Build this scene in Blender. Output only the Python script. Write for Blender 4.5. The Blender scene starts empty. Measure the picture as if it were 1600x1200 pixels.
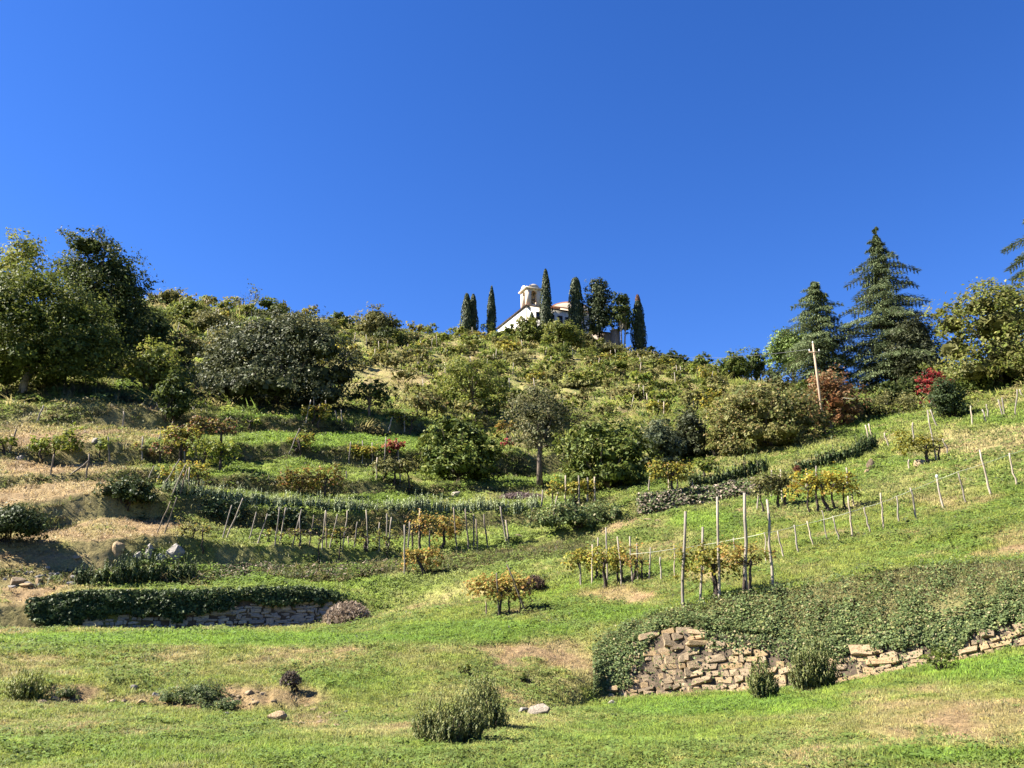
import bpy, math, random
import numpy as np
from mathutils import Vector
from mathutils.bvhtree import BVHTree

scene = bpy.context.scene
C = scene.collection
R = math.radians

# ------------------------------------------------------------------ camera, sky, sun, exposure
PITCH = R(15.0)
F = 1280.0                       # focal length in photograph pixels (1600 wide)
CP, SP = math.cos(PITCH), math.sin(PITCH)
cam_data = bpy.data.cameras.new('camera')
cam_data.sensor_width = 36.0
cam_data.lens = 36.0 * F / 1600.0
cam_data.clip_start = 0.1
cam_data.clip_end = 8000
cam = bpy.data.objects.new('camera', cam_data)
cam.rotation_euler = (R(90) + PITCH, 0, 0)
C.objects.link(cam)
scene.camera = cam

SUN_EL, SUN_AZ = R(42), R(-92)   # azimuth from +Y (the view), negative = to the left
world = bpy.data.worlds.new('World')
scene.world = world
world.use_nodes = True
wn, wl = world.node_tree.nodes, world.node_tree.links
sky = wn.new('ShaderNodeTexSky')
sky.sky_type = 'NISHITA'
sky.sun_disc = False
sky.sun_elevation = SUN_EL
sky.sun_rotation = SUN_AZ
sky.altitude = 400
sky.air_density = 1.0
sky.dust_density = 0.15
sky.ozone_density = 3.0
hs = wn.new('ShaderNodeHueSaturation')
hs.inputs['Saturation'].default_value = 1.25   # cleaner, deeper mountain-air blue
hs.inputs['Value'].default_value = 1.0
wl.new(sky.outputs[0], hs.inputs['Color'])
tint_n = wn.new('ShaderNodeMix'); tint_n.data_type = 'RGBA'; tint_n.blend_type = 'MULTIPLY'
tint_n.inputs['Factor'].default_value = 1.0
tint_n.inputs['B'].default_value = (0.59, 0.655, 0.985, 1)
wl.new(hs.outputs[0], tint_n.inputs['A'])
wl.new(tint_n.outputs['Result'], wn['Background'].inputs['Color'])
wn['Background'].inputs['Strength'].default_value = 0.054

sun = bpy.data.lights.new('sun', 'SUN')
sun.energy = 5.0
sun.angle = R(0.5)
sun.color = (1.0, 0.93, 0.82)
sun_o = bpy.data.objects.new('sun', sun)
sd = Vector((math.sin(SUN_AZ) * math.cos(SUN_EL), math.cos(SUN_AZ) * math.cos(SUN_EL), math.sin(SUN_EL)))
sun_o.rotation_euler = sd.to_track_quat('Z', 'Y').to_euler()
sun_o.location = sd * 300
C.objects.link(sun_o)

vs = scene.view_settings
vs.view_transform = 'Standard'
vs.look = 'None'
vs.gamma = 1
vs.use_curve_mapping = False
vs.exposure = 2.05
scene.cycles.max_bounces = 6
scene.cycles.transmission_bounces = 4

# ------------------------------------------------------------------ maths helpers
def ray(px, py):
    cx, cy = (px - 800.0) / F, (600.0 - py) / F
    return np.array((cx, CP - cy * SP, SP + cy * CP))

def at_depth(px, py, Y):
    d = ray(px, py)
    return d * (Y / d[1])

def project(p):
    p = np.asarray(p, float)
    dep = p[..., 1] * CP + p[..., 2] * SP
    cx = p[..., 0] / dep
    cy = (-p[..., 1] * SP + p[..., 2] * CP) / dep
    return 800 + cx * F, 600 - cy * F, dep

def _hash(ix, iy, seed):
    h = (ix.astype(np.int64) * 374761393 + iy.astype(np.int64) * 668265263 + seed * 1442695041) & 0xffffffff
    h = ((h ^ (h >> 13)) * 1274126177) & 0xffffffff
    h = (h ^ (h >> 16)) & 0xffffff
    return h / float(0xffffff)

def vnoise(x, y, seed=0):
    x, y = np.asarray(x, float), np.asarray(y, float)
    ix, iy = np.floor(x), np.floor(y)
    fx, fy = x - ix, y - iy
    fx, fy = fx * fx * (3 - 2 * fx), fy * fy * (3 - 2 * fy)
    a, b = _hash(ix, iy, seed), _hash(ix + 1, iy, seed)
    c, d = _hash(ix, iy + 1, seed), _hash(ix + 1, iy + 1, seed)
    return (a + (b - a) * fx) * (1 - fy) + (c + (d - c) * fx) * fy

def fbm(x, y, seed=0, o=4):
    s, a, t = 0, 0.5, 0
    for k in range(o):
        s = s + a * vnoise(x, y, seed + k * 17)
        t += a
        a *= 0.5
        x, y = np.asarray(x) * 2.03 + 11.3, np.asarray(y) * 2.03 + 5.7
    return s / t

def norm(v):
    v = np.asarray(v, float)
    return v / np.maximum(np.linalg.norm(v, axis=-1, keepdims=True), 1e-9)

def sstep(a, b, x):
    t = np.clip((np.asarray(x, float) - a) / (b - a), 0, 1)
    return t * t * (3 - 2 * t)

# ------------------------------------------------------------------ object helpers
def make_mesh(name, V, Q=None, T=None, col=None, mat=None, smooth=False, midx=None):
    me = bpy.data.meshes.new(name)
    V = np.asarray(V, np.float32).reshape(-1, 3)
    Q = np.zeros((0, 4), np.int32) if Q is None else np.asarray(Q, np.int32).reshape(-1, 4)
    T = np.zeros((0, 3), np.int32) if T is None else np.asarray(T, np.int32).reshape(-1, 3)
    me.vertices.add(len(V))
    me.vertices.foreach_set('co', V.ravel())
    nl = Q.size + T.size
    me.loops.add(nl)
    me.loops.foreach_set('vertex_index', np.concatenate([Q.ravel(), T.ravel()]))
    npol = len(Q) + len(T)
    me.polygons.add(npol)
    starts = np.concatenate([np.arange(len(Q)) * 4, Q.size + np.arange(len(T)) * 3]).astype(np.int32)
    me.polygons.foreach_set('loop_start', starts)
    if smooth:
        me.polygons.foreach_set('use_smooth', np.ones(npol, bool))
    if midx is not None:
        me.polygons.foreach_set('material_index', np.asarray(midx, np.int32))
    if col is not None:
        ca = me.color_attributes.new('Col', 'FLOAT_COLOR', 'POINT')
        c4 = np.ones((len(V), 4), np.float32)
        c4[:, :3] = col
        ca.data.foreach_set('color', c4.ravel())
    me.update(calc_edges=True)
    if mat is not None:
        for m in (mat if isinstance(mat, (list, tuple)) else [mat]):
            me.materials.append(m)
    return me

def link(name, data, parent=None, loc=(0, 0, 0), rot=(0, 0, 0), scale=None):
    o = bpy.data.objects.new(name, data)
    C.objects.link(o)
    if parent is not None:
        o.parent = parent
    o.location = loc
    o.rotation_euler = rot
    if scale is not None:
        o.scale = scale
    return o

def tag(o, label=None, cat=None, group=None, kind=None):
    if label: o['label'] = label
    if cat: o['category'] = cat
    if group: o['group'] = group
    if kind: o['kind'] = kind
    return o

def thing(name, label, cat, loc, group=None, rz=0.0):
    o = link(name, None, None, loc, (0, 0, rz))
    o.empty_display_size = 0.3
    return tag(o, label, cat, group)

def dup(root, loc, rz=0.0, sc=1.0, label=None):
    r = root.copy(); C.objects.link(r)
    r.location = loc
    r.rotation_euler = (0, 0, rz)
    r.scale = (sc, sc, sc) if np.isscalar(sc) else sc
    if label: r['label'] = label
    for ch in root.children:
        c = ch.copy(); C.objects.link(c); c.parent = r
    return r

class Acc:
    """collects vertices and faces of one mesh"""
    def __init__(s):
        s.V, s.Q, s.T, s.K, s.n = [], [], [], [], 0
    def add(s, V, Q=None, T=None, col=None):
        V = np.asarray(V, float).reshape(-1, 3)
        s.V.append(V)
        if Q is not None and len(Q): s.Q.append(np.asarray(Q, int).reshape(-1, 4) + s.n)
        if T is not None and len(T): s.T.append(np.asarray(T, int).reshape(-1, 3) + s.n)
        s.K.append(np.broadcast_to(np.asarray((.2, .2, .2) if col is None else col, float), (len(V), 3)))
        s.n += len(V)
        return s
    def box(s, lo, hi, col=None):
        (a, b, c), (d, e, f) = lo, hi
        V = [(a, b, c), (d, b, c), (d, e, c), (a, e, c), (a, b, f), (d, b, f), (d, e, f), (a, e, f)]
        return s.add(V, [(0, 3, 2, 1), (4, 5, 6, 7), (0, 1, 5, 4), (1, 2, 6, 5), (2, 3, 7, 6), (3, 0, 4, 7)], None, col)
    def tube(s, P, r, sides=6, col=None):
        P = np.asarray(P, float)
        r = np.broadcast_to(np.asarray(r, float), (len(P),))
        tn = norm(np.gradient(P, axis=0))
        ref = np.array((0, 1, 0.13)) if abs(tn[0][2]) > 0.7 else np.array((0, 0, 1.0))
        u = norm(np.cross(tn, ref)); w = np.cross(tn, u)
        ang = np.arange(sides) * 2 * math.pi / sides
        V = (P[:, None, :] + r[:, None, None] * (np.cos(ang)[None, :, None] * u[:, None, :] + np.sin(ang)[None, :, None] * w[:, None, :])).reshape(-1, 3)
        Q = []
        for i in range(len(P) - 1):
            for j in range(sides):
                k = (j + 1) % sides
                Q.append((i * sides + j, i * sides + k, (i + 1) * sides + k, (i + 1) * sides + j))
        nV = len(V)
        V = np.vstack([V, P[:1], P[-1:]])
        T = [(nV, (j + 1) % sides, j) for j in range(sides)] + [(nV + 1, (len(P) - 1) * sides + j, (len(P) - 1) * sides + (j + 1) % sides) for j in range(sides)]
        return s.add(V, Q, T, col)
    def prism(s, poly, y0, y1, col=None):
        """polygon in xz extruded along y (convex or star-shaped fan)"""
        n = len(poly)
        V = [(x, y0, z) for x, z in poly] + [(x, y1, z) for x, z in poly]
        Q = [(i, (i + 1) % n, n + (i + 1) % n, n + i) for i in range(n)]
        T = [(0, i + 1, i) for i in range(1, n - 1)] + [(n, n + i, n + i + 1) for i in range(1, n - 1)]
        return s.add(V, Q, T, col)
    def mesh(s, name, mat, smooth=False, color=True):
        V = np.vstack(s.V)
        Q = np.vstack(s.Q) if s.Q else None
        T = np.vstack(s.T) if s.T else None
        return make_mesh(name, V, Q, T, np.vstack(s.K) if color else None, mat, smooth)

def rng_of(seed):
    return np.random.default_rng(seed)

def rand_dirs(rng, n):
    return norm(rng.normal(size=(n, 3)))

def leaves(acc, P, N, size, col, rng, aspect=0.6, axis=None, axis_w=0.0, fold=0.12):
    """kite-shaped leaf faces, one per row of P; axis: preferred direction of the leaf's length"""
    n = len(P)
    N = norm(N)
    t = rand_dirs(rng, n)
    if axis is not None:
        t = norm(t * (1 - axis_w) + np.asarray(axis) * axis_w)
    t = norm(t - (t * N).sum(1, keepdims=True) * N)
    b = np.cross(N, t)
    s = np.broadcast_to(np.asarray(size, float), (n,))[:, None]
    V = np.stack([P - t * s * .5, P + b * s * aspect * .5 + N * s * fold, P + t * s * .5, P - b * s * aspect * .5 + N * s * fold], 1).reshape(-1, 3)
    Q = np.arange(n * 4).reshape(n, 4)
    acc.add(V, Q, None, np.repeat(np.broadcast_to(np.asarray(col, float), (n, 3)), 4, 0))

def pick(pal, n, rng, jitter=0.22):
    cols = np.array([c for c, w in pal], float)
    w = np.array([w for c, w in pal], float); w /= w.sum()
    i = rng.choice(len(cols), n, p=w)
    return cols[i] * (1 + jitter * rng.uniform(-1, 1, (n, 1)))

# ------------------------------------------------------------------ materials
def new_mat(name):
    m = bpy.data.materials.new(name)
    m.use_nodes = True
    nt = m.node_tree
    return m, nt.nodes, nt.links, nt.nodes['Principled BSDF']

def foliage_mat(name, rough=0.5, trans=0.3, spec=0.35):
    m, n, l, b = new_mat(name)
    a = n.new('ShaderNodeVertexColor'); a.layer_name = 'Col'
    oi = n.new('ShaderNodeObjectInfo')
    mr = n.new('ShaderNodeMapRange')
    mr.inputs['To Min'].default_value = 0.86; mr.inputs['To Max'].default_value = 1.14
    l.new(oi.outputs['Random'], mr.inputs['Value'])
    mx = n.new('ShaderNodeMix'); mx.data_type = 'RGBA'; mx.blend_type = 'MULTIPLY'
    mx.inputs['Factor'].default_value = 1
    l.new(a.outputs['Color'], mx.inputs['A']); l.new(mr.outputs[0], mx.inputs['B'])
    l.new(mx.outputs['Result'], b.inputs['Base Color'])
    b.inputs['Roughness'].default_value = rough
    b.inputs['Specular IOR Level'].default_value = spec
    tr = n.new('ShaderNodeBsdfTranslucent')
    hsv = n.new('ShaderNodeHueSaturation')
    hsv.inputs['Hue'].default_value = 0.485; hsv.inputs['Value'].default_value = 1.3
    l.new(mx.outputs['Result'], hsv.inputs['Color']); l.new(hsv.outputs[0], tr.inputs['Color'])
    ms = n.new('ShaderNodeMixShader'); ms.inputs[0].default_value = trans
    l.new(b.outputs[0], ms.inputs[1]); l.new(tr.outputs[0], ms.inputs[2])
    l.new(ms.outputs[0], n['Material Output'].inputs['Surface'])
    return m

def noisy_mat(name, c1, c2, scale=6.0, rough=0.85, bump=0.3, stretch=(1, 1, 1), rand=0.0, bscale=None, c3=None):
    m, n, l, b = new_mat(name)
    tc = n.new('ShaderNodeTexCoord'); mp = n.new('ShaderNodeMapping')
    mp.inputs['Scale'].default_value = stretch
    l.new(tc.outputs['Object'], mp.inputs['Vector'])
    nz = n.new('ShaderNodeTexNoise'); nz.inputs['Scale'].default_value = scale; nz.inputs['Detail'].default_value = 6
    nz.inputs['Roughness'].default_value = 0.65
    l.new(mp.outputs[0], nz.inputs['Vector'])
    cr = n.new('ShaderNodeValToRGB')
    cr.color_ramp.elements[0].color = (*c1, 1); cr.color_ramp.elements[1].color = (*c2, 1)
    cr.color_ramp.elements[0].position = 0.35; cr.color_ramp.elements[1].position = 0.68
    l.new(nz.outputs['Fac'], cr.inputs['Fac'])
    out = cr.outputs['Color']
    if rand:
        oi = n.new('ShaderNodeObjectInfo')
        r2 = n.new('ShaderNodeValToRGB')
        els = [(0.0, (1 - rand, 1 - rand, 1 - rand)), (0.5, (1, 1, 1)), (1.0, (1 + rand, 1 + rand * .75, 1 + rand * .35))]
        if c3 is not None:
            els = [(0, c3[0]), (0.35, c3[1]), (0.7, c3[2]), (1.0, c3[3])]
        while len(r2.color_ramp.elements) < len(els): r2.color_ramp.elements.new(0.5)
        for e, (p, c) in zip(r2.color_ramp.elements, els):
            e.position = p; e.color = (*c, 1)
        l.new(oi.outputs['Random'], r2.inputs['Fac'])
        mx = n.new('ShaderNodeMix'); mx.data_type = 'RGBA'; mx.blend_type = 'MULTIPLY'; mx.inputs['Factor'].default_value = 1
        l.new(out, mx.inputs['A']); l.new(r2.outputs['Color'], mx.inputs['B'])
        out = mx.outputs['Result']
    l.new(out, b.inputs['Base Color'])
    b.inputs['Roughness'].default_value = rough
    b.inputs['Specular IOR Level'].default_value = 0.25
    nb = n.new('ShaderNodeTexNoise'); nb.inputs['Scale'].default_value = bscale or scale * 3; nb.inputs['Detail'].default_value = 5
    l.new(mp.outputs[0], nb.inputs['Vector'])
    bp = n.new('ShaderNodeBump'); bp.inputs['Strength'].default_value = bump; bp.inputs['Distance'].default_value = 0.05
    l.new(nb.outputs['Fac'], bp.inputs['Height']); l.new(bp.outputs[0], b.inputs['Normal'])
    return m

M = {}
M['leaf'] = foliage_mat('leaf', 0.6, 0.36, 0.2)
M['glossy_leaf'] = foliage_mat('glossy_leaf', 0.55, 0.2, 0.14)
M['needle'] = foliage_mat('needle', 0.6, 0.12, 0.25)
M['bark'] = noisy_mat('bark', (.07, .052, .038), (.16, .125, .095), 9, .9, .6, (1, 1, .25))
M['pale_bark'] = noisy_mat('pale_bark', (.16, .14, .11), (.30, .27, .22), 9, .9, .5, (1, 1, .3))
M['dark_bark'] = noisy_mat('dark_bark', (.025, .018, .014), (.07, .052, .04), 14, .9, .6, (1, 1, .25))
M['stake_wood'] = noisy_mat('stake_wood', (.17, .145, .115), (.33, .29, .235), 10, .85, .4, (1, 1, .15), rand=.35)
M['dark_stake'] = noisy_mat('dark_stake', (.10, .08, .06), (.22, .18, .14), 10, .85, .4, (1, 1, .15), rand=.3)
M['pole_wood'] = noisy_mat('pole_wood', (.26, .185, .12), (.40, .29, .20), 6, .8, .3, (1, 1, .1))
M['warm_stone'] = noisy_mat('warm_stone', (.185, .14, .088), (.335, .27, .18), 5, .9, .55, rand=.3,
                            c3=[(.72, .68, .66), (1.0, .97, .92), (1.1, .98, .78), (1.08, 1.04, 1.0)])
M['grey_stone'] = noisy_mat('grey_stone', (.19, .175, .15), (.36, .33, .285), 5, .9, .55, rand=.3,
                            c3=[(.62, .62, .63), (1.0, .97, .92), (.85, .78, .68), (1.12, 1.1, 1.05)])
M['rock'] = noisy_mat('rock', (.17, .155, .135), (.31, .285, .25), 3, .9, .7)
M['plaster'] = noisy_mat('plaster', (.56, .52, .45), (.66, .62, .55), 1.2, .85, .05)
M['warm_plaster'] = noisy_mat('warm_plaster', (.50, .41, .31), (.62, .53, .42), 1.2, .85, .05)
M['roof_tile'] = noisy_mat('roof_tile', (.22, .10, .06), (.36, .18, .11), 5, .85, .4, rand=.15)
M['dark_trim'] = noisy_mat('dark_trim', (.06, .045, .04), (.11, .085, .07), 6, .7, .1)
M['old_wall'] = noisy_mat('old_wall', (.14, .115, .095), (.26, .21, .17), 2.5, .9, .4)
M['bronze'] = noisy_mat('bronze', (.05, .05, .035), (.12, .10, .06), 6, .45, .1)
M['cord'] = noisy_mat('cord', (.42, .44, .33), (.55, .56, .44), 20, .7, .1)
M['wire'] = noisy_mat('wire', (.10, .10, .11), (.16, .16, .17), 20, .5, .05)
M['ceramic'] = noisy_mat('ceramic', (.6, .6, .58), (.72, .72, .7), 8, .3, .02)
M['soil'] = noisy_mat('soil', (.045, .034, .024), (.10, .075, .05), 4, .95, .6)
m, n, l, b = new_mat('window_glass')
b.inputs['Base Color'].default_value = (.02, .025, .03, 1); b.inputs['Roughness'].default_value = .12
M['glass'] = m

# ground: colour from the field painted per vertex, broken up by fine noise
m, n, l, b = new_mat('meadow')
a = n.new('ShaderNodeVertexColor'); a.layer_name = 'Col'
ge = n.new('ShaderNodeNewGeometry')
def gnoise(scale, detail=4):
    q = n.new('ShaderNodeTexNoise'); q.inputs['Scale'].default_value = scale; q.inputs['Detail'].default_value = detail
    q.inputs['Roughness'].default_value = .7
    l.new(ge.outputs['Position'], q.inputs['Vector']); return q
g1, g2 = gnoise(2.2, 8), gnoise(9, 6)
mr = n.new('ShaderNodeMapRange'); mr.inputs['From Min'].default_value = .3; mr.inputs['From Max'].default_value = .7
mr.inputs['To Min'].default_value = .62; mr.inputs['To Max'].default_value = 1.38
l.new(g2.outputs['Fac'], mr.inputs['Value'])
mx = n.new('ShaderNodeMix'); mx.data_type = 'RGBA'; mx.blend_type = 'MULTIPLY'; mx.inputs['Factor'].default_value = 1
l.new(a.outputs['Color'], mx.inputs['A']); l.new(mr.outputs[0], mx.inputs['B'])
mr2 = n.new('ShaderNodeMapRange'); mr2.inputs['From Min'].default_value = .5; mr2.inputs['From Max'].default_value = .72
mr2.inputs['To Min'].default_value = 0; mr2.inputs['To Max'].default_value = .55
l.new(g1.outputs['Fac'], mr2.inputs['Value'])
mx2 = n.new('ShaderNodeMix'); mx2.data_type = 'RGBA'
mx2.inputs['B'].default_value = (.20, .16, .085, 1)
l.new(mr2.outputs[0], mx2.inputs['Factor']); l.new(mx.outputs['Result'], mx2.inputs['A'])
l.new(mx2.outputs['Result'], b.inputs['Base Color'])
b.inputs['Roughness'].default_value = .95; b.inputs['Specular IOR Level'].default_value = .1
bp = n.new('ShaderNodeBump'); bp.inputs['Strength'].default_value = 1.0; bp.inputs['Distance'].default_value = .16
g3 = gnoise(5, 9)
l.new(g3.outputs['Fac'], bp.inputs['Height']); l.new(bp.outputs[0], b.inputs['Normal'])
M['meadow'] = m

# grass blades: colour carried by each tuft
m, n, l, b = new_mat('grass_blade')
a = n.new('ShaderNodeAttribute'); a.attribute_type = 'INSTANCER'; a.attribute_name = 'tint'
l.new(a.outputs['Color'], b.inputs['Base Color'])
b.inputs['Roughness'].default_value = .6; b.inputs['Specular IOR Level'].default_value = .25
geo = n.new('ShaderNodeNewGeometry'); va = n.new('ShaderNodeVectorMath'); va.operation = 'MULTIPLY_ADD'
va.inputs[1].default_value = (.45, .45, .45); va.inputs[2].default_value = (-.12, -.12, .75)
l.new(geo.outputs['Normal'], va.inputs[0])
vn = n.new('ShaderNodeVectorMath'); vn.operation = 'NORMALIZE'; l.new(va.outputs[0], vn.inputs[0]); l.new(vn.outputs[0], b.inputs['Normal'])
tr = n.new('ShaderNodeBsdfTranslucent'); l.new(a.outputs['Color'], tr.inputs['Color'])
ms = n.new('ShaderNodeMixShader'); ms.inputs[0].default_value = .35
l.new(b.outputs[0], ms.inputs[1]); l.new(tr.outputs[0], ms.inputs[2]); l.new(ms.outputs[0], n['Material Output'].inputs['Surface'])
M['grass'] = m

# ------------------------------------------------------------------ terrain: contour lines lofted into one sheet
# each contour: (px, py, metres ahead) as measured on the photograph
CON = [
 [(0,1200,9.5),(800,1200,9.5),(1200,1200,9.0),(1600,1200,8.2)],
 [(0,1100,15.5),(200,1095,16),(420,1120,15),(700,1122,15),(850,1112,17),(940,1098,20.4),(1000,1094,20.6),(1200,1078,19.2),(1330,1062,18.3),(1450,1042,17.6),(1600,1008,16.8),(1800,960,16)],
 [(0,1055,17.3),(200,1050,17.9),(420,1055,17.7),(700,1065,17.6),(850,1070,19.2),(940,1040,21.4),(1000,1000,21.4),(1050,985,21.0),(1150,990,20.1),(1250,1005,19.3),(1400,990,18.2),(1500,965,17.7),(1600,942,17.2),(1800,890,16.5)],
 [(0,1015,19.2),(400,1015,20.2),(600,1010,21),(800,1008,22),(900,1000,23.4),(960,982,22.6),(1050,952,22.2),(1200,918,21.3),(1400,890,20.2),(1600,868,19.3),(1800,840,18.5)],
 [(0,985,31),(50,985,31.4),(300,985,33),(520,980,35),(560,970,35.5),(640,948,36),(800,932,33),(1000,905,29),(1200,880,25.5),(1400,840,25),(1600,800,24)],
 [(0,950,31.5),(50,945,31.8),(120,930,32.1),(300,932,33.4),(460,925,35.0),(520,932,35.6),(560,945,36.1),(640,932,36.9),(800,905,35),(1000,880,32),(1200,855,27.7),(1400,810,28),(1600,765,28)],
 [(0,918,33.8),(120,915,34.6),(300,910,36),(480,905,37.8),(640,895,39.4),(800,880,38),(1000,850,35.5),(1200,820,31.5),(1400,775,32.5),(1600,720,34)],
 [(0,888,34.5),(120,892,35.2),(300,886,36.6),(480,885,38.4),(640,876,40.0),(800,855,40),(1000,830,38),(1200,795,35.5),(1400,745,38),(1600,690,39)],
 [(0,848,36.5),(130,850,37.5),(250,837,38.8),(400,850,40.5),(540,858,42),(700,858,43.2),(800,843,43.2),(900,826,42.7),(1000,810,42.9),(1100,790,43),(1200,772,42.4),(1400,715,44),(1600,665,46)],
 [(0,838,38.3),(150,808,40.5),(300,812,42),(400,832,43.4),(540,838,45),(700,835,46.5),(800,824,46.4),(900,812,45),(1000,774,43.7),(1100,766,43.8),(1180,755,43.6),(1250,742,44.2),(1400,690,48),(1600,640,51)],
 [(0,795,39.6),(130,768,41.8),(250,772,43.4),(300,777,44),(400,792,45),(540,800,46.4),(700,803,48),(830,798,48.5),(900,786,47.2),(1000,768,46.5),(1100,757,47),(1200,738,48),(1400,672,52),(1600,622,55)],
 [(0,765,43),(150,745,45),(300,764,47),(450,772,48.5),(600,773,50),(750,770,51.5),(850,767,52),(950,760,51),(1100,735,52),(1200,715,53),(1400,655,57),(1600,608,60)],
 [(0,742,43.8),(150,736,46),(300,742,48.2),(450,745,49.8),(600,750,51.6),(750,757,53.6),(850,756,55),(1000,745,56),(1200,700,58),(1400,640,63),(1600,603,66)],
 [(0,720,47),(150,726,48.6),(300,722,51),(450,718,53.2),(600,735,55.4),(750,748,57),(850,748,59),(1000,725,61),(1200,680,64),(1400,628,70),(1600,606,72)],
 [(0,694,48.2),(150,692,50),(300,694,52.2),(450,694,54.8),(600,698,58),(750,705,61),(850,710,64),(1000,700,66),(1200,655,71),(1400,622,78),(1600,610,80)],
 [(0,668,53),(150,664,55),(300,674,57.4),(450,677,60),(600,680,63.6),(750,680,68),(850,680,70),(1000,670,73),(1200,640,80),(1400,618,88),(1600,614,92)],
 [(0,640,55.5),(150,632,57.5),(300,645,60),(450,656,62.6),(600,660,66.2),(750,655,75),(850,655,79),(1000,645,84),(1200,625,92),(1400,615,100),(1600,620,105)],
 [(0,612,64),(150,600,66),(300,622,67),(450,634,70),(600,635,76),(750,630,84),(850,630,88),(1000,620,94),(1200,610,104),(1400,612,115),(1600,625,120)],
 [(0,570,78),(150,560,80),(300,556,86),(450,565,92),(600,580,95),(750,585,102),(850,585,108),(1000,585,112),(1200,600,125),(1400,614,130),(1600,630,130)],
 [(0,495,108),(200,470,110),(250,466,112),(330,478,116),(450,492,125),(500,497,128),(620,517,138),(700,524,145),(780,525,152),(850,525,158),(950,543,163),(1050,568,160),(1100,586,152),(1200,600,144),(1400,620,140),(1600,640,140)],
]
NSEG = [10, 64, 16, 22, 34, 14, 16, 9, 16, 12, 10, 12, 9, 14, 12, 14, 12, 14, 20, 44]
th = np.unique(np.concatenate([np.arange(-36, 36.01, .125), np.arange(-180, -36, 4), np.arange(40, 180.1, 4)]))
TH = np.radians(th)

def contour_curve(kn):
    P = np.array([at_depth(*k) for k in kn])
    t = np.arctan2(P[:, 0], P[:, 1]); r = np.hypot(P[:, 0], P[:, 1])
    o = np.argsort(t)
    fine = np.radians(np.arange(-60, 60.01, .125))
    rr = np.interp(fine, t[o], r[o]); ee = np.interp(fine, t[o], (P[:, 2] / r)[o])
    k = np.ones(17) / 17
    for _ in range(2):
        rr = np.convolve(np.pad(rr, 8, 'edge'), k, 'valid'); ee = np.convolve(np.pad(ee, 8, 'edge'), k, 'valid')
    r_, e_ = np.interp(TH, fine, rr), np.interp(TH, fine, ee)
    back = sstep(70, 120, np.abs(th))          # behind the camera the valley floor runs out level
    return r_, r_ * e_ * (1 - back) - 2.0 * back

cur = [(np.full_like(TH, 3.0), np.full_like(TH, -1.95))] + [contour_curve(k) for k in CON]
for i in range(1, len(cur)):
    cur[i] = (np.maximum(cur[i][0], cur[i - 1][0] + .12), cur[i][1])
px_of = 800 + F * np.tan(np.clip(TH, -1.2, 1.2)) * .97
for kb in (7, 8, 10, 12, 14, 16):                   # contour at the foot of a bank; the next one is its lip
    (r0, z0), (r1, z1) = cur[kb], cur[kb + 1]
    lo = cur[kb - 1][0] + .15
    want = np.maximum(r1 - np.maximum(.3, .48 * np.abs(z1 - z0)), r0)
    w = sstep(990, 860, px_of) * (.45 + .55 * sstep(60, 330, px_of)) * (.9 + .5 * (vnoise(px_of / 60.0, kb * 3.7, 5)))
    w = np.clip(w, 0, 1)
    rn = r0 + (want - r0) * w
    cur[kb] = (np.maximum(rn, lo), z0 * np.maximum(rn, lo) / r0)
rl, zl = cur[-1]
cur += [(rl + 14, zl + .3), (rl + 60, zl * .72), (rl + 260, zl * .1 - 6), (rl * 0 + 5000, zl * 0 - 40)]
NSEG = NSEG + [6, 8, 10, 12]
rows_r, rows_z = [], []
for k in range(len(cur) - 1):
    (r0, z0), (r1, z1) = cur[k], cur[k + 1]
    for j in range(NSEG[k]):
        f = j / NSEG[k]
        rows_r.append(r0 + (r1 - r0) * f); rows_z.append(z0 + (z1 - z0) * f)
rows_r.append(cur[-1][0]); rows_z.append(cur[-1][1])
RR, ZZ = np.array(rows_r), np.array(rows_z)
for _ in range(1):                                 # round the lips a little
    ZZ[1:-1] = .25 * ZZ[:-2] + .5 * ZZ[1:-1] + .25 * ZZ[2:]
XX, YY = RR * np.sin(TH), RR * np.cos(TH)
# the eroded little ledge in the foreground bank
rf = cur[2][0] + .35 + .5 * (vnoise(TH * 40, 0 * TH, 3) - .5)
led = .15 * sstep(rf, rf + .22, RR) * sstep(rf + 2.4, rf + .7, RR) * sstep(.42, .6, fbm(TH * 26, RR * .12, 19, 3)) * sstep(20, 80, px_of) * sstep(600, 520, px_of) * (RR < 22)
ZZ = ZZ + led
amp = np.clip(RR / 300, .035, .25)
bump = (fbm(XX * .55, YY * .55, 3, 5) - .5) * 2.2 + (fbm(XX * 2.4, YY * 2.4, 9, 3) - .5) * .8
amp = np.where(RR < 28, np.maximum(amp, .055), amp * .8)
ZZ = ZZ + bump * amp * 1.9 * sstep(2500, 400, RR) * (1 + .5 * np.clip(np.gradient(ZZ, axis=0) / np.maximum(np.gradient(RR, axis=0), 1e-3), 0, 1.2) * sstep(28, 34, RR))
nr, nc = RR.shape

def cur_at(k, px_or_th, is_px=True, py=1000):
    t = math.atan2(*ray(px_or_th, py)[:2]) if is_px else px_or_th
    r = np.interp(t, TH, cur[k][0]); z = np.interp(t, TH, cur[k][1])
    return np.array((r * math.sin(t), r * math.cos(t), z))

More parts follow.
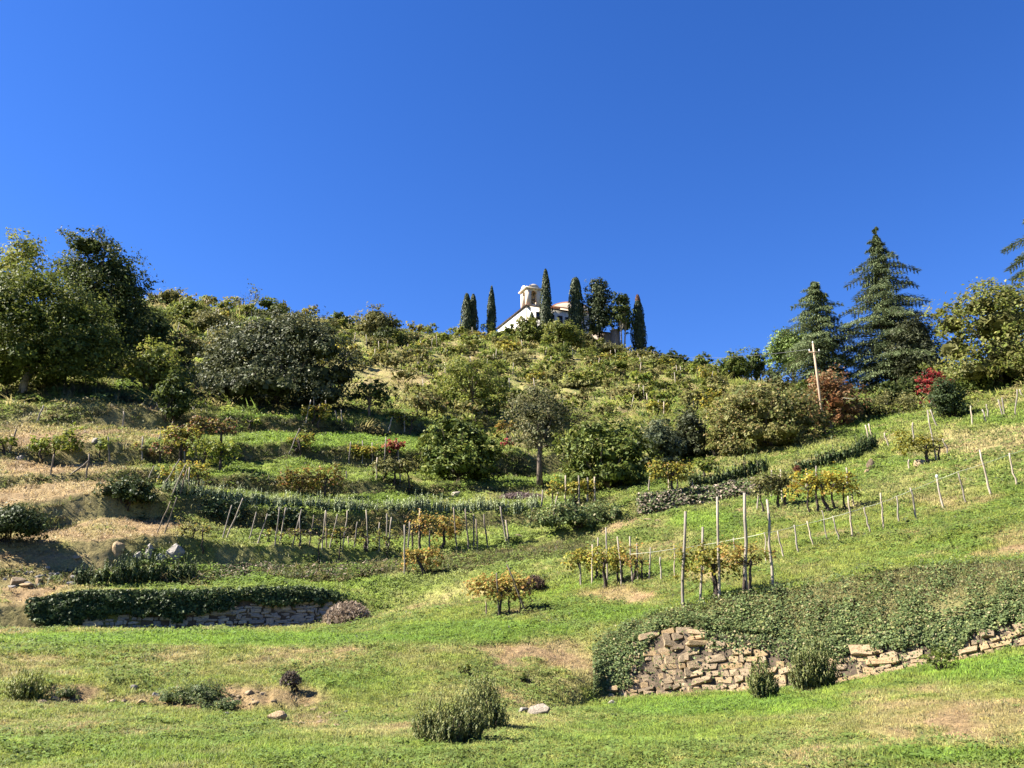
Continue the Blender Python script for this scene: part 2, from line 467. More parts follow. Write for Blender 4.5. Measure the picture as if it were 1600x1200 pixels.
# colour field of the ground
GREEN, LUSH, STRAW, SOIL, OLIVE = map(np.array, [(.155, .185, .036), (.135, .218, .026), (.32, .27, .12), (.235, .155, .085), (.15, .165, .045)])
PATCH = [  # px, py, rx, ry, straw, soil, lush
 (60,880,130,60,.55,.65,0),(160,830,110,40,.5,.5,0),(60,780,120,30,.6,.3,0),(120,870,90,18,.3,.5,0),(20,960,70,40,.5,.7,0),(20,690,110,40,.3,.6,0),(60,765,150,50,.5,.55,0),(110,705,130,36,.4,.5,0),(230,820,60,30,.4,.4,0),(230,655,110,30,0,.6,0),(120,740,130,18,.7,.1,0),
 (440,1090,90,22,.3,.9,0),(330,1098,90,14,.3,.8,0),(110,1082,60,14,.1,.9,0),(480,1125,60,12,.3,.7,0),(230,1092,70,8,.2,.7,0),(280,1020,60,16,.3,.3,0),(500,1010,120,12,.15,.15,0),
 (1540,1120,120,40,.35,.5,0),(1380,1125,60,35,.3,.4,0),(1280,1140,80,30,.35,.15,0),(1460,1110,60,20,.2,.4,0),(1000,1030,30,50,.2,.3,0),(850,1010,45,22,.3,.5,0),(790,1020,30,14,.3,.5,0),(900,1050,40,30,.3,.3,0),
 (960,928,60,12,.2,.75,0),(1130,905,70,14,.1,.3,0),(680,910,70,30,.6,0,0),(660,940,60,16,.3,.2,0),(1060,860,150,16,.3,.3,0),(1270,800,120,16,.35,.2,0),(1440,760,120,30,.35,.15,0),(1560,690,80,25,.7,.2,0),(1500,690,60,14,.5,.1,0),(1590,840,60,20,.2,.5,0),
 (640,815,120,25,.15,.25,0),(560,760,120,14,.1,.4,0),(800,775,120,10,.2,.4,0),(300,830,80,25,.2,.2,0),(450,870,200,14,.25,.1,0),(720,720,60,20,.2,.3,0),
 (300,1000,420,12,0,0,1),(760,985,160,20,0,0,.8),(950,960,90,16,0,0,.8),(1130,1105,220,16,0,0,.8),(1550,1045,120,18,0,0,.6),(1100,815,60,18,0,0,.8),(520,695,140,26,0,0,.9),(430,660,120,14,0,0,.7),(180,610,80,14,0,0,.6),(600,880,160,14,0,0,.3),(400,1170,400,22,0,0,.4),(1000,1150,200,25,0,0,.5),(1500,1180,150,12,0,0,.7),(560,1060,100,30,0,0,.4),
 (985,812,16,5,.3,.8,0),(965,822,16,5,.3,.8,0),(945,830,18,5,.4,.7,0),(915,838,20,5,.4,.5,0),(880,846,20,5,.4,.4,0),
 (640,560,160,40,.35,.2,0),(1060,600,70,14,.8,.2,0),(700,540,60,10,.6,.2,0),(640,600,90,14,.4,.3,0),(830,560,150,30,.2,.2,0),(920,640,150,20,.35,.1,0),(1100,655,50,14,0,0,.5),
]
BANK = np.array((.078, .074, .027))  # dry bank growth, darkened further to carry the shade of the bank faces
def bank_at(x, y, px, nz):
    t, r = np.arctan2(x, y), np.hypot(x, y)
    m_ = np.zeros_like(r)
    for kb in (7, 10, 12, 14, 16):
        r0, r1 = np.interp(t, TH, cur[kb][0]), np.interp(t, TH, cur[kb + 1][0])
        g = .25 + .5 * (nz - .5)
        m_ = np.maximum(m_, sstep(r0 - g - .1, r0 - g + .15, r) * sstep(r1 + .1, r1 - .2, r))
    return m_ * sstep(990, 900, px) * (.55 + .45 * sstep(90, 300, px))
def ground_col(x, y, z, steep=None):
    px, py, dep = project(np.stack([x, y, z], -1))
    n1, n2, n3 = fbm(x * .16, y * .16, 21, 4), fbm(x * .75, y * .75, 31, 4), fbm(x * 2.6, y * 2.6, 41, 3)
    straw = np.clip(.30 + (n1 - .5) * 2.0 + (n2 - .5) * 1.9 + (n3 - .5) * 1.5, 0, 1) * .62
    soil = np.clip((n2 - .60) * 3 + (n3 - .5) * 1.6, 0, .6)
    lush = np.clip((.46 - n1) * 2.2 + (n3 - .5), 0, .6)
    ok = y > 1
    for (cx, cy, rx, ry, s, so, lu) in PATCH:
        g = np.where(ok, np.exp(-((px - cx) / rx) ** 2 - ((py - cy) / ry) ** 2), 0)
        g = sstep(.15, .75, g * (.35 + 1.3 * n2 * (.5 + n3))) * .9
        straw = np.clip(straw + g * s - g * lu * .9, 0, 1); soil = np.clip(soil + g * so * 1.15 - g * lu * .8, 0, 1); lush = np.clip(lush + g * lu - g * so, 0, 1)
    r_ = np.hypot(x, y)
    ph = np.cos((r_ - 3.0 * np.sin(np.arctan2(x, y) * 7 + r_ * .05) - 70) / 3.4 * 2 * math.pi)
    straw = np.clip(straw + sstep(66, 76, r_) * np.clip(-ph, 0, 1) * .34 * sstep(.3, .6, n1 + .3 * n2), 0, 1)
    far = sstep(72, 95, r_)[..., None]
    c = GREEN * (1 - lush[..., None]) + LUSH * lush[..., None]
    c = c * (1 - far * .75) + OLIVE * far * .75
    c = c * (1 - straw[..., None] * .85) + STRAW * straw[..., None] * .85
    c = c * (1 - soil[..., None] * .85) + SOIL * soil[..., None] * .85
    if steep is not None:           # rough, drier growth and ivy on banks, fresh-grass treads; shade and sunlight painted in
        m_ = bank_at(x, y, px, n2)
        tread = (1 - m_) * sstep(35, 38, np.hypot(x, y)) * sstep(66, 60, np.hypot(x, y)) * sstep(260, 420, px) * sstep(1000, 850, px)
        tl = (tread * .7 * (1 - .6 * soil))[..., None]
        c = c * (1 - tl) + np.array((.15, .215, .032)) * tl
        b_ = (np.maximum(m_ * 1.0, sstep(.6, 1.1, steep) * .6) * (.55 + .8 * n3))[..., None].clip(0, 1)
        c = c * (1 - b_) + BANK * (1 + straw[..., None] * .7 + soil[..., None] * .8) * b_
    rr0 = np.hypot(x, y); t0 = np.arctan2(x, y)
    bk = (px > 940) & (y > 1) & (rr0 > np.interp(t0, TH, cur[2][0]) - .1) & (rr0 < np.interp(t0, TH, cur[4][0]) - .1)
    c = np.where(bk[..., None], np.array((.15, .14, .055)) * (.7 + .6 * n3[..., None]), c)
    return c, straw, soil, lush

nrm_slope = np.gradient(ZZ, axis=0) / np.maximum(np.gradient(RR, axis=0), 1e-3)
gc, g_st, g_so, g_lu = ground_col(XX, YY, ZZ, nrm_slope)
ii = np.arange(nr * nc).reshape(nr, nc)
Q = np.stack([ii[:-1, :-1], ii[:-1, 1:], ii[1:, 1:], ii[1:, :-1]], -1).reshape(-1, 4)[:, ::-1]
V = np.stack([XX, YY, ZZ], -1).reshape(-1, 3)
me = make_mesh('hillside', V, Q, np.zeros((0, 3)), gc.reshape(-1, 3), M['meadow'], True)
ground = tag(link('hillside', me), kind='structure')
# the ground the photographer stands on closes the middle of the sheet
A = Acc()
ring = V[:nc]
A.add(np.vstack([ring, [(0, 0, -1.95)]]), None, [(nc, i, i + 1) for i in range(nc - 1)], (.1, .13, .03))
tag(link('meadow', A.mesh('meadow', M['meadow'], True)), kind='structure')

bvh = BVHTree.FromPolygons([tuple(v) for v in V.tolist()], Q.tolist())
def gz(x, y):
    h = bvh.ray_cast(Vector((x, y, 400)), Vector((0, 0, -1)))[0]
    return h.z if h is not None else -2.0

def hit(px, py):
    h = bvh.ray_cast(Vector((0, 0, 0)), Vector(ray(px, py)))[0]
    if h is None or h.y > 230:
        h2 = Vector(cur_at(20, px, py=py)); return np.array((h2.x, h2.y, gz(h2.x, h2.y)))
    return np.array(h)

def stand(px, py, d=None):
    """ground point seen at a pixel, or the ground point at depth d behind that pixel"""
    if d is None:
        return hit(px, py)
    p = at_depth(px, py, d)
    return np.array((p[0], p[1], gz(p[0], p[1])))

def dims(P, px, top_py, w_px):
    """height and width in metres of a thing standing at P that spans those pixels"""
    dep = P[1] * CP + P[2] * SP
    return at_depth(px, top_py, P[1])[2] - P[2], w_px * dep / F, dep / F

def stand_mid(px, base, top, d=None, frac=.5):
    P = stand(px, base, d)
    for _ in range(2):
        q = at_depth(px, base + (top - base) * frac, P[1])
        P = np.array((q[0], P[1], gz(q[0], P[1])))
    return P

# ------------------------------------------------------------------ palettes
def P_(*a): return list(a)
DK = P_(((.050, .072, .018), 5), ((.075, .10, .026), 3), ((.115, .135, .036), 1.2))
MID = P_(((.075, .105, .020), 5), ((.11, .14, .026), 4), ((.16, .175, .04), 1.8))
LT = P_(((.12, .15, .028), 5), ((.165, .19, .038), 3), ((.21, .20, .06), 1.5))
OLV = P_(((.135, .135, .042), 4), ((.18, .17, .06), 3), ((.10, .11, .036), 3))
CHEST = P_(((.145, .145, .045), 4), ((.20, .18, .065), 3), ((.095, .115, .030), 3.5), ((.23, .17, .07), 1))
GREY = P_(((.085, .105, .055), 4), ((.13, .15, .09), 3), ((.06, .075, .035), 3))
OAK = P_(((.050, .060, .026), 5), ((.08, .09, .042), 3), ((.135, .14, .08), 1.2))
RUST = P_(((.20, .10, .04), 4), ((.25, .15, .07), 3), ((.14, .11, .045), 3))
RED = P_(((.24, .03, .025), 4), ((.30, .06, .04), 2), ((.12, .04, .03), 2))
VINE = P_(((.23, .22, .035), 4), ((.33, .29, .045), 3), ((.13, .155, .03), 3.5), ((.29, .18, .05), 1))
VGREEN = P_(((.14, .19, .03), 4), ((.22, .24, .04), 4), ((.08, .115, .024), 2))
VRED = P_(((.17, .085, .045), 3), ((.22, .14, .055), 3), ((.13, .14, .035), 4), ((.24, .2, .05), 1.5))
VORANGE = P_(((.33, .25, .06), 4), ((.33, .19, .055), 2.5), ((.20, .19, .04), 4))
ROSE = P_(((.075, .094, .024), 5), ((.11, .125, .034), 3), ((.17, .165, .055), 1.3))
ROSE_D = P_(((.05, .075, .02), 5), ((.075, .105, .028), 3), ((.12, .135, .04), 1))
ROSE_G = P_(((.21, .25, .12), 4), ((.28, .32, .165), 4), ((.36, .39, .23), 1.5))
CYP = P_(((.030, .044, .016), 5), ((.048, .064, .022), 4), ((.08, .09, .034), 1.2))
CEDAR = P_(((.08, .11, .048), 4), ((.125, .16, .07), 4), ((.19, .22, .10), 1.6))
PINE = P_(((.10, .15, .03), 4), ((.14, .19, .045), 3))
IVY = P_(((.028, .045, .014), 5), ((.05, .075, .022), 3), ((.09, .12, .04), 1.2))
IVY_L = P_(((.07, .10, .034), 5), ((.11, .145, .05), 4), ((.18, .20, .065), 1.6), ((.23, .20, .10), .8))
DRY = P_(((.22, .175, .125), 4), ((.33, .27, .20), 3), ((.13, .10, .07), 2))

# ------------------------------------------------------------------ plant builders
def crown_cloud(rng, blobs, n_leaf, per=26, clump=0.22, inner=0.45, flat=0.8):
    """leaf positions and normals gathered in clumps over the ellipsoids (centre, radii)"""
    w = np.array([b[1][0] * b[1][2] + b[1][1] * b[1][2] for b in blobs]); w = w / w.sum()
    nc_ = max(4, n_leaf // per)
    bi = rng.choice(len(blobs), nc_, p=w)
    cen = np.array([b[0] for b in blobs])[bi]; rad = np.array([b[1] for b in blobs])[bi]
    dr = rand_dirs(rng, nc_)
    dr[:, 2] = np.where(dr[:, 2] < -.55, -dr[:, 2], dr[:, 2])
    f = inner + (1 - inner) * rng.random(nc_) ** .45
    lum = fbm(dr[:, 0] * 2.3 + cen[:, 0] + 40, dr[:, 2] * 2.3 + dr[:, 1] * 2.3 + cen[:, 2] + 40, int(n_leaf) % 97, 2)
    f *= (1 + .13 * rng.normal(size=nc_)) * (.72 + .62 * lum)
    f = np.where(rng.random(nc_) < .05, f * 1.22, f)
    cc = cen + dr * rad * f[:, None]
    cs = clump * rad.mean(1) * rng.uniform(.6, 1.4, nc_)
    k = np.where(lum < .34, 0, rng.integers(int(per * .4), int(per * 1.7) + 1, nc_))
    idx = np.repeat(np.arange(nc_), k)
    off = rng.normal(size=(len(idx), 3)) * np.array((1, 1, flat)) * .6
    P = cc[idx] + off * cs[idx][:, None]
    N = dr[idx] * .75 + np.array((0, 0, .4)) + rand_dirs(rng, len(idx)) * .75
    tone = 1 + .16 * rng.normal(size=nc_)
    return P, N, np.clip(tone, .6, 1.5)[idx], cc

def auto_blobs(rng, w, h0, h1, n, wy=None):
    """sub-crowns filling an egg of width w between heights h0 and h1"""
    wy = wy or w
    H = h1 - h0
    out = []
    for i in range(n):
        z = (i + .5) / n
        rr = math.sin(math.pi * min(.94, .14 + z * .80)) ** .7
        a = rng.uniform(0, 6.28); q = rng.uniform(.15, .62)
        s = rng.uniform(.26, .40) if n > 4 else rng.uniform(.36, .48)
        out.append((np.array((math.cos(a) * q * w * .5 * rr, math.sin(a) * q * wy * .5 * rr, h0 + H * (.16 + .70 * z))), np.array((w * s, wy * s, min(H * .30, w * .40)))))
    zt = h1 - H * .22
    out.append((np.array((0, 0, zt)), np.array((w * .25, wy * .25, H * .22))))
    for sx in (-1, 1):
        out.append((np.array((sx * w * .27, 0, h0 + H * rng.uniform(.33, .55))), np.array((w * .23, wy * .26, H * .26))))
    return out

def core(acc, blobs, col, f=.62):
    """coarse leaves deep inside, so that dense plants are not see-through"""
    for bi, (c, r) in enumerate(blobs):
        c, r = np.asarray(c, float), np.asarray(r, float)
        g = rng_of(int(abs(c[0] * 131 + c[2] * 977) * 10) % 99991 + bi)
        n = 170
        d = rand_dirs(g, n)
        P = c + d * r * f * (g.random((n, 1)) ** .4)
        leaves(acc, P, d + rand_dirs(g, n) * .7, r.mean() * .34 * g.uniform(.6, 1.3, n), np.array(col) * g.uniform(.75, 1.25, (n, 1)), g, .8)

def branches(A, rng, P0, targets, r0, sides=5, sag=.12):
    for t in targets:
        P0_, t = np.array(P0, float), np.array(t, float)
        m1 = P0_ + (t - P0_) * .4 + rng.normal(size=3) * np.linalg.norm(t - P0_) * .07 + np.array((0, 0, 1)) * np.linalg.norm(t - P0_) * sag
        m2 = P0_ + (t - P0_) * .72 + rng.normal(size=3) * np.linalg.norm(t - P0_) * .06 + np.array((0, 0, 1)) * np.linalg.norm(t - P0_) * sag * .7
        A.tube([P0_, m1, m2, t], [r0, r0 * .62, r0 * .4, r0 * .15], sides)

def tree(name, label, cat, px, base, top, w, pal, d=None, trunk=.25, tr=None, nb=7, lp=4.6, dens=3.6, per=24, clump=.22, inner=.5,
         mat='leaf', bark='bark', seed=0, blobs=None, wy=None, group=None, ncore=.0, lean=0.0, trunks=1, parts=('trunk', 'crown'), branchy=8, aspect=.62, skirt=0):
    rng = rng_of(seed + 1000)
    P = stand_mid(px, base, top, d, .35)
    H, W, mpp = dims(P, px, top, w)
    root = thing(name, label, cat, tuple(P), group)
    if blobs is None:
        bl = auto_blobs(rng, W, H * trunk, H, nb, (wy or .9) * W)
    else:   # (x, z, rx, rz) as shares of width and height
        bl = []
        for (bx, bz, rx, rz) in blobs:
            bl.append((np.array((bx * W, rng.uniform(-.12, .12) * W, bz * H)), np.array((rx * W, rx * W * (wy or .9), rz * H))))
    if skirt:
        for k in range(5):
            a_ = k * 1.2566 + rng.uniform(-.3, .3)
            bl.append((np.array((math.cos(a_) * W * .29, math.sin(a_) * W * .27, H * skirt * rng.uniform(.85, 1.1))), np.array((W * .21, W * .2, H * skirt * .95))))
    bl = [(c * np.array((1, 1, .95)), r) for c, r in bl]
    leaf = lp * mpp
    area = (w * (base - top) * (1 - trunk)) * .8
    n = int(np.clip(dens * area / (lp * lp * aspect * .5) * 1.25, 260, 42000))
    Pl, N, tone, cc = crown_cloud(rng, bl, n, per, clump, inner)
    keep = Pl[:, 2] > .02 * H
    Pl, N, tone = Pl[keep], N[keep], tone[keep]
    A = Acc()
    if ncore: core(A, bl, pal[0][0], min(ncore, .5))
    leaves(A, Pl, N, leaf * rng.uniform(.5, 1.5, len(Pl)), pick(pal, len(Pl), rng) * tone[:, None], rng, aspect)
    link(parts[1], A.mesh(parts[1], M[mat]), root)
    B = Acc()
    r0 = tr * mpp if tr else max(.05, W * .022)
    zc = H * trunk
    for k in range(trunks):
        ox = (k - (trunks - 1) / 2) * r0 * 3
        topz = H * min(.72, trunk + .35)
        pts = [(ox, 0, -.25), (ox * 1.3 + lean * zc * .5, 0, zc * .5), (ox * 1.8 + lean * zc, rng.normal() * .05 * H, zc + .02), (ox * 2.5 + lean * zc + rng.normal() * .03 * W, rng.normal() * .03 * W, topz)]
        B.tube(pts, [r0 * 1.35, r0, r0 * .85, r0 * .25], 7)
        tg = cc[rng.choice(len(cc), min(branchy, len(cc)), replace=False)]
        branches(B, rng, pts[2], tg, r0 * .55)
    link(parts[0], B.mesh(parts[0], M[bark], True), root)
    return root

def shrub(name, label, cat, px, base, top, w, pal, d=None, seed=0, nb=5, lp=4.2, dens=3.6, mat='leaf', group=None, ncore=.6, blobs=None, per=20, clump=.24, wy=.8, bark='dark_bark', trunk=.03):
    return tree(name, label, cat, px, base, top, w, pal, d, trunk, 1.2, nb, lp, dens, per, clump, .5, mat, bark, seed, blobs, wy, group, ncore,
                trunks=3, parts=('stem', 'foliage'), branchy=5)

def rosemary_acc(rng, A, S, x, y, z, w, h, mpp, pal, nst, lp=3.0, wy=None, up=.85):
    """upright needle-leaved sprays in a clump w wide and h tall"""
    wy = wy or w
    a = rng.uniform(0, 6.283, nst); q = np.sqrt(rng.random(nst))
    ex, ey = np.cos(a) * q * w * .5, np.sin(a) * q * wy * .5
    hh = h * (1 - .62 * q ** 2.2) * rng.uniform(.55, 1.12, nst)
    for i in range(nst):
        k = 16
        t = np.linspace(.12, 1, k)
        bx, by = ex[i] * .62, ey[i] * .62
        P = np.stack([x + bx + (ex[i] - bx) * t ** 1.4 + rng.normal(size=k) * w * .012, y + by + (ey[i] - by) * t ** 1.4 + rng.normal(size=k) * w * .012, z + hh[i] * t], 1)
        N = rand_dirs(rng, k) * .8 + np.array((ex[i], ey[i], 0)) / w + np.array((-.25, -.2, .55))
        leaves(A, P, N, mpp * lp * rng.uniform(1.2, 2.3, k), pick(pal, k, rng), rng, .34, np.array((0, 0, 1.0)), up)
    if S is not None:
        for i in range(min(nst, 9)):
            S.tube([(x + ex[i] * .25, y + ey[i] * .25, z - .08), (x + ex[i] * .6, y + ey[i] * .6, z + hh[i] * .45), (x + ex[i], y + ey[i], z + hh[i] * .85)], [.02 * h, .014 * h, .005 * h], 5)

def rosemary(name, label, px, base, top, w, pal=None, d=None, seed=0, nst=150, lp=3.0, clumps=None):
    rng = rng_of(seed + 555)
    P = stand(px, base, d)
    H, W, mpp = dims(P, px, top, w)
    root = thing(name, label, 'bush', tuple(P))
    A, S = Acc(), Acc()
    for (cx, cy, cw, ch, share) in (clumps or [(0, 0, 1, 1, 1)]):
        bl = [(np.array((cx * W, cy * W, H * ch * .34)), np.array((W * cw * .42, W * cw * .36, H * ch * .42)))]
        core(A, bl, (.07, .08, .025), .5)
        rosemary_acc(rng, A, S, cx * W, cy * W, 0, W * cw, H * ch, mpp, pal or ROSE, int(nst * share), lp, W * cw * .8)
    link('foliage', A.mesh('foliage', M['needle']), root)
    tag(link('stem', S.mesh('stem', M['bark'], True), root), kind='stuff')
    return root

def hedge_row(name, label, pts, h_px, wid, pal, seed=0, step=.45, nst=16, lp=2.6, cat='hedge'):
    """a clipped or grown row along ground points; pts are (px, py) of its foot"""
    rng = rng_of(seed + 77)
    W = np.array([stand(*p) for p in pts])
    L = np.concatenate([[0], np.cumsum(np.linalg.norm(np.diff(W, axis=0), axis=1))])
    o = W.mean(0)
    root = thing(name, label, cat, tuple(o))
    A, S = Acc(), Acc()
    for s in np.arange(0, L[-1], step):
        x, y = np.interp(s, L, W[:, 0]), np.interp(s, L, W[:, 1])
        z = gz(x, y)
        dep = y * CP + z * SP
        mpp = dep / F
        h = h_px * mpp * rng.uniform(.82, 1.12) * (.6 + .8 * vnoise(s * .5, 3.3, seed))
        x += rng.normal() * .06; y += .5 * wid + rng.normal() * .08
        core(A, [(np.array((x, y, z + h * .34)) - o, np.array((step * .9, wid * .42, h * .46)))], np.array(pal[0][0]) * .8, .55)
        rosemary_acc(rng, A, S if rng.random() < .4 else None, x - o[0], y - o[1], z - o[2] - .03, step * 1.9, h, mpp, pal, nst, lp, wid, .8)
    link('foliage', A.mesh('foliage', M['needle']), root)
    tag(link('stem', S.mesh('stem', M['bark'], True), root), kind='stuff')
    return root

def cypress(label, px, base, top, w, d, seed=0, pal=CYP, prof=None, name='cypress_tree', group=None, lp=2.6, tip=None):
    rng = rng_of(seed + 31)
    P = stand_mid(px, base, top, d)
    H, W, mpp = dims(P, px, top, w)
    root = thing(name, label, 'tree', tuple(P), group)
    prof = prof or [(0, .45), (.08, .8), (.25, 1), (.5, .86), (.75, .55), (.92, .25), (1, .06)]
    pz, pr = np.array(prof).T
    n = int(3.2 * w * (base - top) / (lp * lp * .3))
    n = min(n, 9000)
    t = rng.random(n) ** .95
    lump = .82 + .36 * fbm(np.cos(np.arange(n)) * 2 + t * 14, t * 22, seed, 2)
    a = rng.uniform(0, 6.283, n)
    lump = .80 + .42 * vnoise(np.cos(a) * 2.2 + 9, np.sin(a) * 2.2 + t * 13, seed)
    r = np.interp(t, pz, pr) * W * .5 * lump * (.72 + .3 * rng.random(n) ** .5)
    Pl = np.stack([np.cos(a) * r, np.sin(a) * r, (.05 + .95 * t) * H], 1)
    N = np.stack([np.cos(a), np.sin(a), .25 + 0 * a], 1) + rand_dirs(rng, n) * .55
    A = Acc()
    zz = np.linspace(.04, .97, 14)
    A.tube(np.stack([0 * zz, 0 * zz, (.05 + .95 * zz) * H], 1), np.interp(zz, pz, pr) * W * .5 * .68, 8, pal[0][0])
    col = pick(pal, n, rng, .3)
    if tip is not None:
        k = t > .9
        col[k] = np.array(tip) * rng.uniform(.7, 1.2, (k.sum(), 1))
    leaves(A, Pl, N, lp * mpp * rng.uniform(.8, 1.7, n), col, rng, .5, np.array((0, 0, 1.0)), .7)
    link('crown', A.mesh('crown', M['needle']), root)
    B = Acc().tube([(0, 0, -.3), (0, 0, H * .08), (0, 0, H * .4)], [W * .07, W * .06, W * .03], 7)
    link('trunk', B.mesh('trunk', M['dark_bark'], True), root)
    return root

def cedar(label, px, base, top, w, d, seed=0, levels=30, prof=None, pal=CEDAR, px_lim=None, lp=2.6, droop=.18, n_br=9):
    rng = rng_of(seed + 91)
    P = stand_mid(px, base, top, d, 1.0)
    H, W, mpp = dims(P, px, top, w)
    root = thing('cedar_tree', label, 'tree', tuple(P))
    A, B = Acc(), Acc()
    prof = prof or [(0, .85), (.15, 1), (.4, .78), (.6, .52), (.8, .27), (.93, .11), (1, .02)]
    pz, pr = np.array(prof).T
    B.tube([(0, 0, -.4), (0, 0, H * .3), (0, 0, H * .7), (W * .004, 0, H * .985)], [W * .045, W * .035, W * .016, W * .003], 8)
    for i in range(levels):
        t = .06 + .93 * (i / (levels - 1)) ** .9
        Lm = np.interp(t, pz, pr) * W * .5
        nb = max(4, int(n_br * (1 - .45 * t)))
        a0 = rng.uniform(0, 6.28)
        for j in range(nb):
            a = a0 + j * 6.283 / nb + rng.normal() * .22
            L = Lm * (rng.uniform(.55, 1.05) if rng.random() < .75 else rng.uniform(1.1, 1.45))
            z0 = t * H + rng.normal() * H * .012
            rise = rng.uniform(.12, .34) * L * (.4 + t)
            k = max(5, int(L / (mpp * 5.5)))
            s = np.linspace(.12, 1, k)
            cx, cy = math.cos(a) * L * s, math.sin(a) * L * s
            cz = z0 + rise * s - droop * L * s ** 2.2 * 1.9
            if L > .25 * W * .5:
                B.tube([(0, 0, z0 - .02 * H), (cx[k // 2], cy[k // 2], cz[k // 2]), (cx[-1], cy[-1], cz[-1])], [W * .008 * (1.2 - t), W * .005 * (1.2 - t), W * .0015], 4)
            # sprays to both sides of the bough, drooping at their ends
            m_ = 50
            idx = np.repeat(np.arange(k), m_)
            side = rng.uniform(-1, 1, len(idx)) * (.36 * L * (1 - s[idx] * .78) + mpp * 2)
            ux, uy = -math.sin(a), math.cos(a)
            fw = np.abs(side) * .5
            Pl = np.stack([cx[idx] + ux * side + math.cos(a) * fw, cy[idx] + uy * side + math.sin(a) * fw,
                           cz[idx] - np.abs(side) * rng.uniform(.10, .55, len(idx)) + rng.normal(size=len(idx)) * mpp * 1.5], 1)
            N = np.array((0, 0, 1.0)) + rand_dirs(rng, len(idx)) * .55 + np.array((math.cos(a), math.sin(a), 0)) * .3
            ax = np.stack([math.cos(a) + ux * np.sign(side) * .7, math.sin(a) + uy * np.sign(side) * .7, -.35 + 0 * side], 1)
            leaves(A, Pl, N, lp * mpp * rng.uniform(1.2, 3.0, len(idx)), pick(pal, len(idx), rng, .28), rng, .17, norm(ax), .88)
    link('crown', A.mesh('crown', M['needle']), root)
    link('trunk', B.mesh('trunk', M['bark'], True), root)
    return root

def bare_tree(name, label, px, base, top, w, d=None, seed=0, pal=None, nl=0, bark='bark'):
    rng = rng_of(seed + 7)
    P = stand(px, base, d)
    H, W, mpp = dims(P, px, top, w)
    root = thing(name, label, 'tree' if 'tree' in name else 'bush', tuple(P))
    B, tips = Acc(), []
    def grow(p, dirn, L, r, lev):
        q1 = p + dirn * L * .5 + rng.normal(size=3) * L * .07
        q2 = p + dirn * L + rng.normal(size=3) * L * .1
        B.tube([p, q1, q2], [r, r * .8, r * .55], 5 if lev < 2 else 3)
        tips.append(q2)
        if lev >= 4: return
        for _ in range(3 if lev < 3 else 2):
            dd = norm(dirn + rand_dirs(rng, 1)[0] * .75 + np.array((0, 0, .12)))
            grow(q2 if rng.random() < .7 else q1, dd, L * rng.uniform(.55, .8), r * .55, lev + 1)
    for k in range(3):
        a = k * 2.1 + rng.uniform(0, 1)
        grow(np.array((0, 0, -.1)), norm(np.array((math.cos(a) * .5 * W / H, math.sin(a) * .5 * W / H, 1))), H * .34, max(.025, .012 * H), 0)
    V = np.vstack(B.V)
    s = np.array((W * .5 / np.percentile(np.abs(V[:, 0]), 99), W * .5 / np.percentile(np.abs(V[:, 0]), 99), H / V[:, 2].max()))
    B.V = [v * s for v in B.V]
    link('branch', B.mesh('branch', M[bark], True), root)
    if nl:
        A = Acc()
        t = np.array(tips) * s
        i = rng.choice(len(t), nl)
        leaves(A, t[i] + rng.normal(size=(nl, 3)) * W * .05, rand_dirs(rng, nl) + np.array((0, 0, .4)), 3.6 * mpp * rng.uniform(.7, 1.3, nl), pick(pal, nl, rng), rng)
        link('foliage', A.mesh('foliage', M['leaf']), root)
    return root

def vine(label, px, base, top, w, pal=VINE, seed=0, trunks=((0, 1),), d=None, group=None, lp=4.0, dens=3.5, low=.2, blobs=None, name='grape_vine'):
    """old vine: dark twisted stock(s), arms along the wire, hanging leaf"""
    rng = rng_of(seed + 4242)
    P = stand(px, base, d)
    H, W, mpp = dims(P, px, top, w)
    root = thing(name, label, 'vine', tuple(P), group)
    B, A = Acc(), Acc()
    r0 = max(.028, 2.0 * mpp)
    for tx, th_ in trunks:
        x = tx * W
        zg = gz(P[0] + x, P[1]) - P[2]
        k = 7
        zz = np.linspace(zg - .12, H * .66, k)
        pts = np.stack([x + np.cumsum(rng.normal(size=k)) * r0 * .8, np.cumsum(rng.normal(size=k)) * r0 * .8, zz], 1)
        B.tube(pts, np.linspace(r0 * 1.25 * th_, r0 * .55 * th_, k), 6)
        for s_ in (-1, 1):
            e = np.array((x + s_ * W * .3 / max(1, len(trunks) * .6), rng.normal() * .1, H * rng.uniform(.7, .9)))
            branches(B, rng, pts[-2], [e, e + np.array((s_ * W * .05, 0, -H * .2))], r0 * .45, 4, .1)
    bl = []
    if blobs is None:
        nb = max(3, int(round(W / (H * .42))))
        for i in range(nb):
            x = (-.5 + (i + .5) / nb) * W * .86
            bl.append((np.array((x, rng.normal() * .08 * H, H * ((1 + low) / 2 + rng.uniform(-.06, .05)))), np.array((W * .5 / nb * 1.15 + .05 * H, .24 * H, (1 - low) * H * .48 * rng.uniform(.8, 1.05)))))
    else:
        for bx, bz, rx, rz in blobs:
            bl.append((np.array((bx * W, rng.normal() * .08 * H, bz * H)), np.array((rx * W, .24 * H, rz * H))))
    n = int(np.clip(dens * w * (base - top) * .62 / (lp * lp * .36), 80, 6000))
    Pl, N, tone, cc = crown_cloud(rng, bl, n, 12, .34, .25, .8)
    leaves(A, Pl, N, lp * mpp * rng.uniform(.65, 1.35, len(Pl)), pick(pal, len(Pl), rng, .25) * tone[:, None], rng, .85)
    link('stock', B.mesh('stock', M['dark_bark'], True), root)
    link('foliage', A.mesh('foliage', M['leaf']), root)
    return root

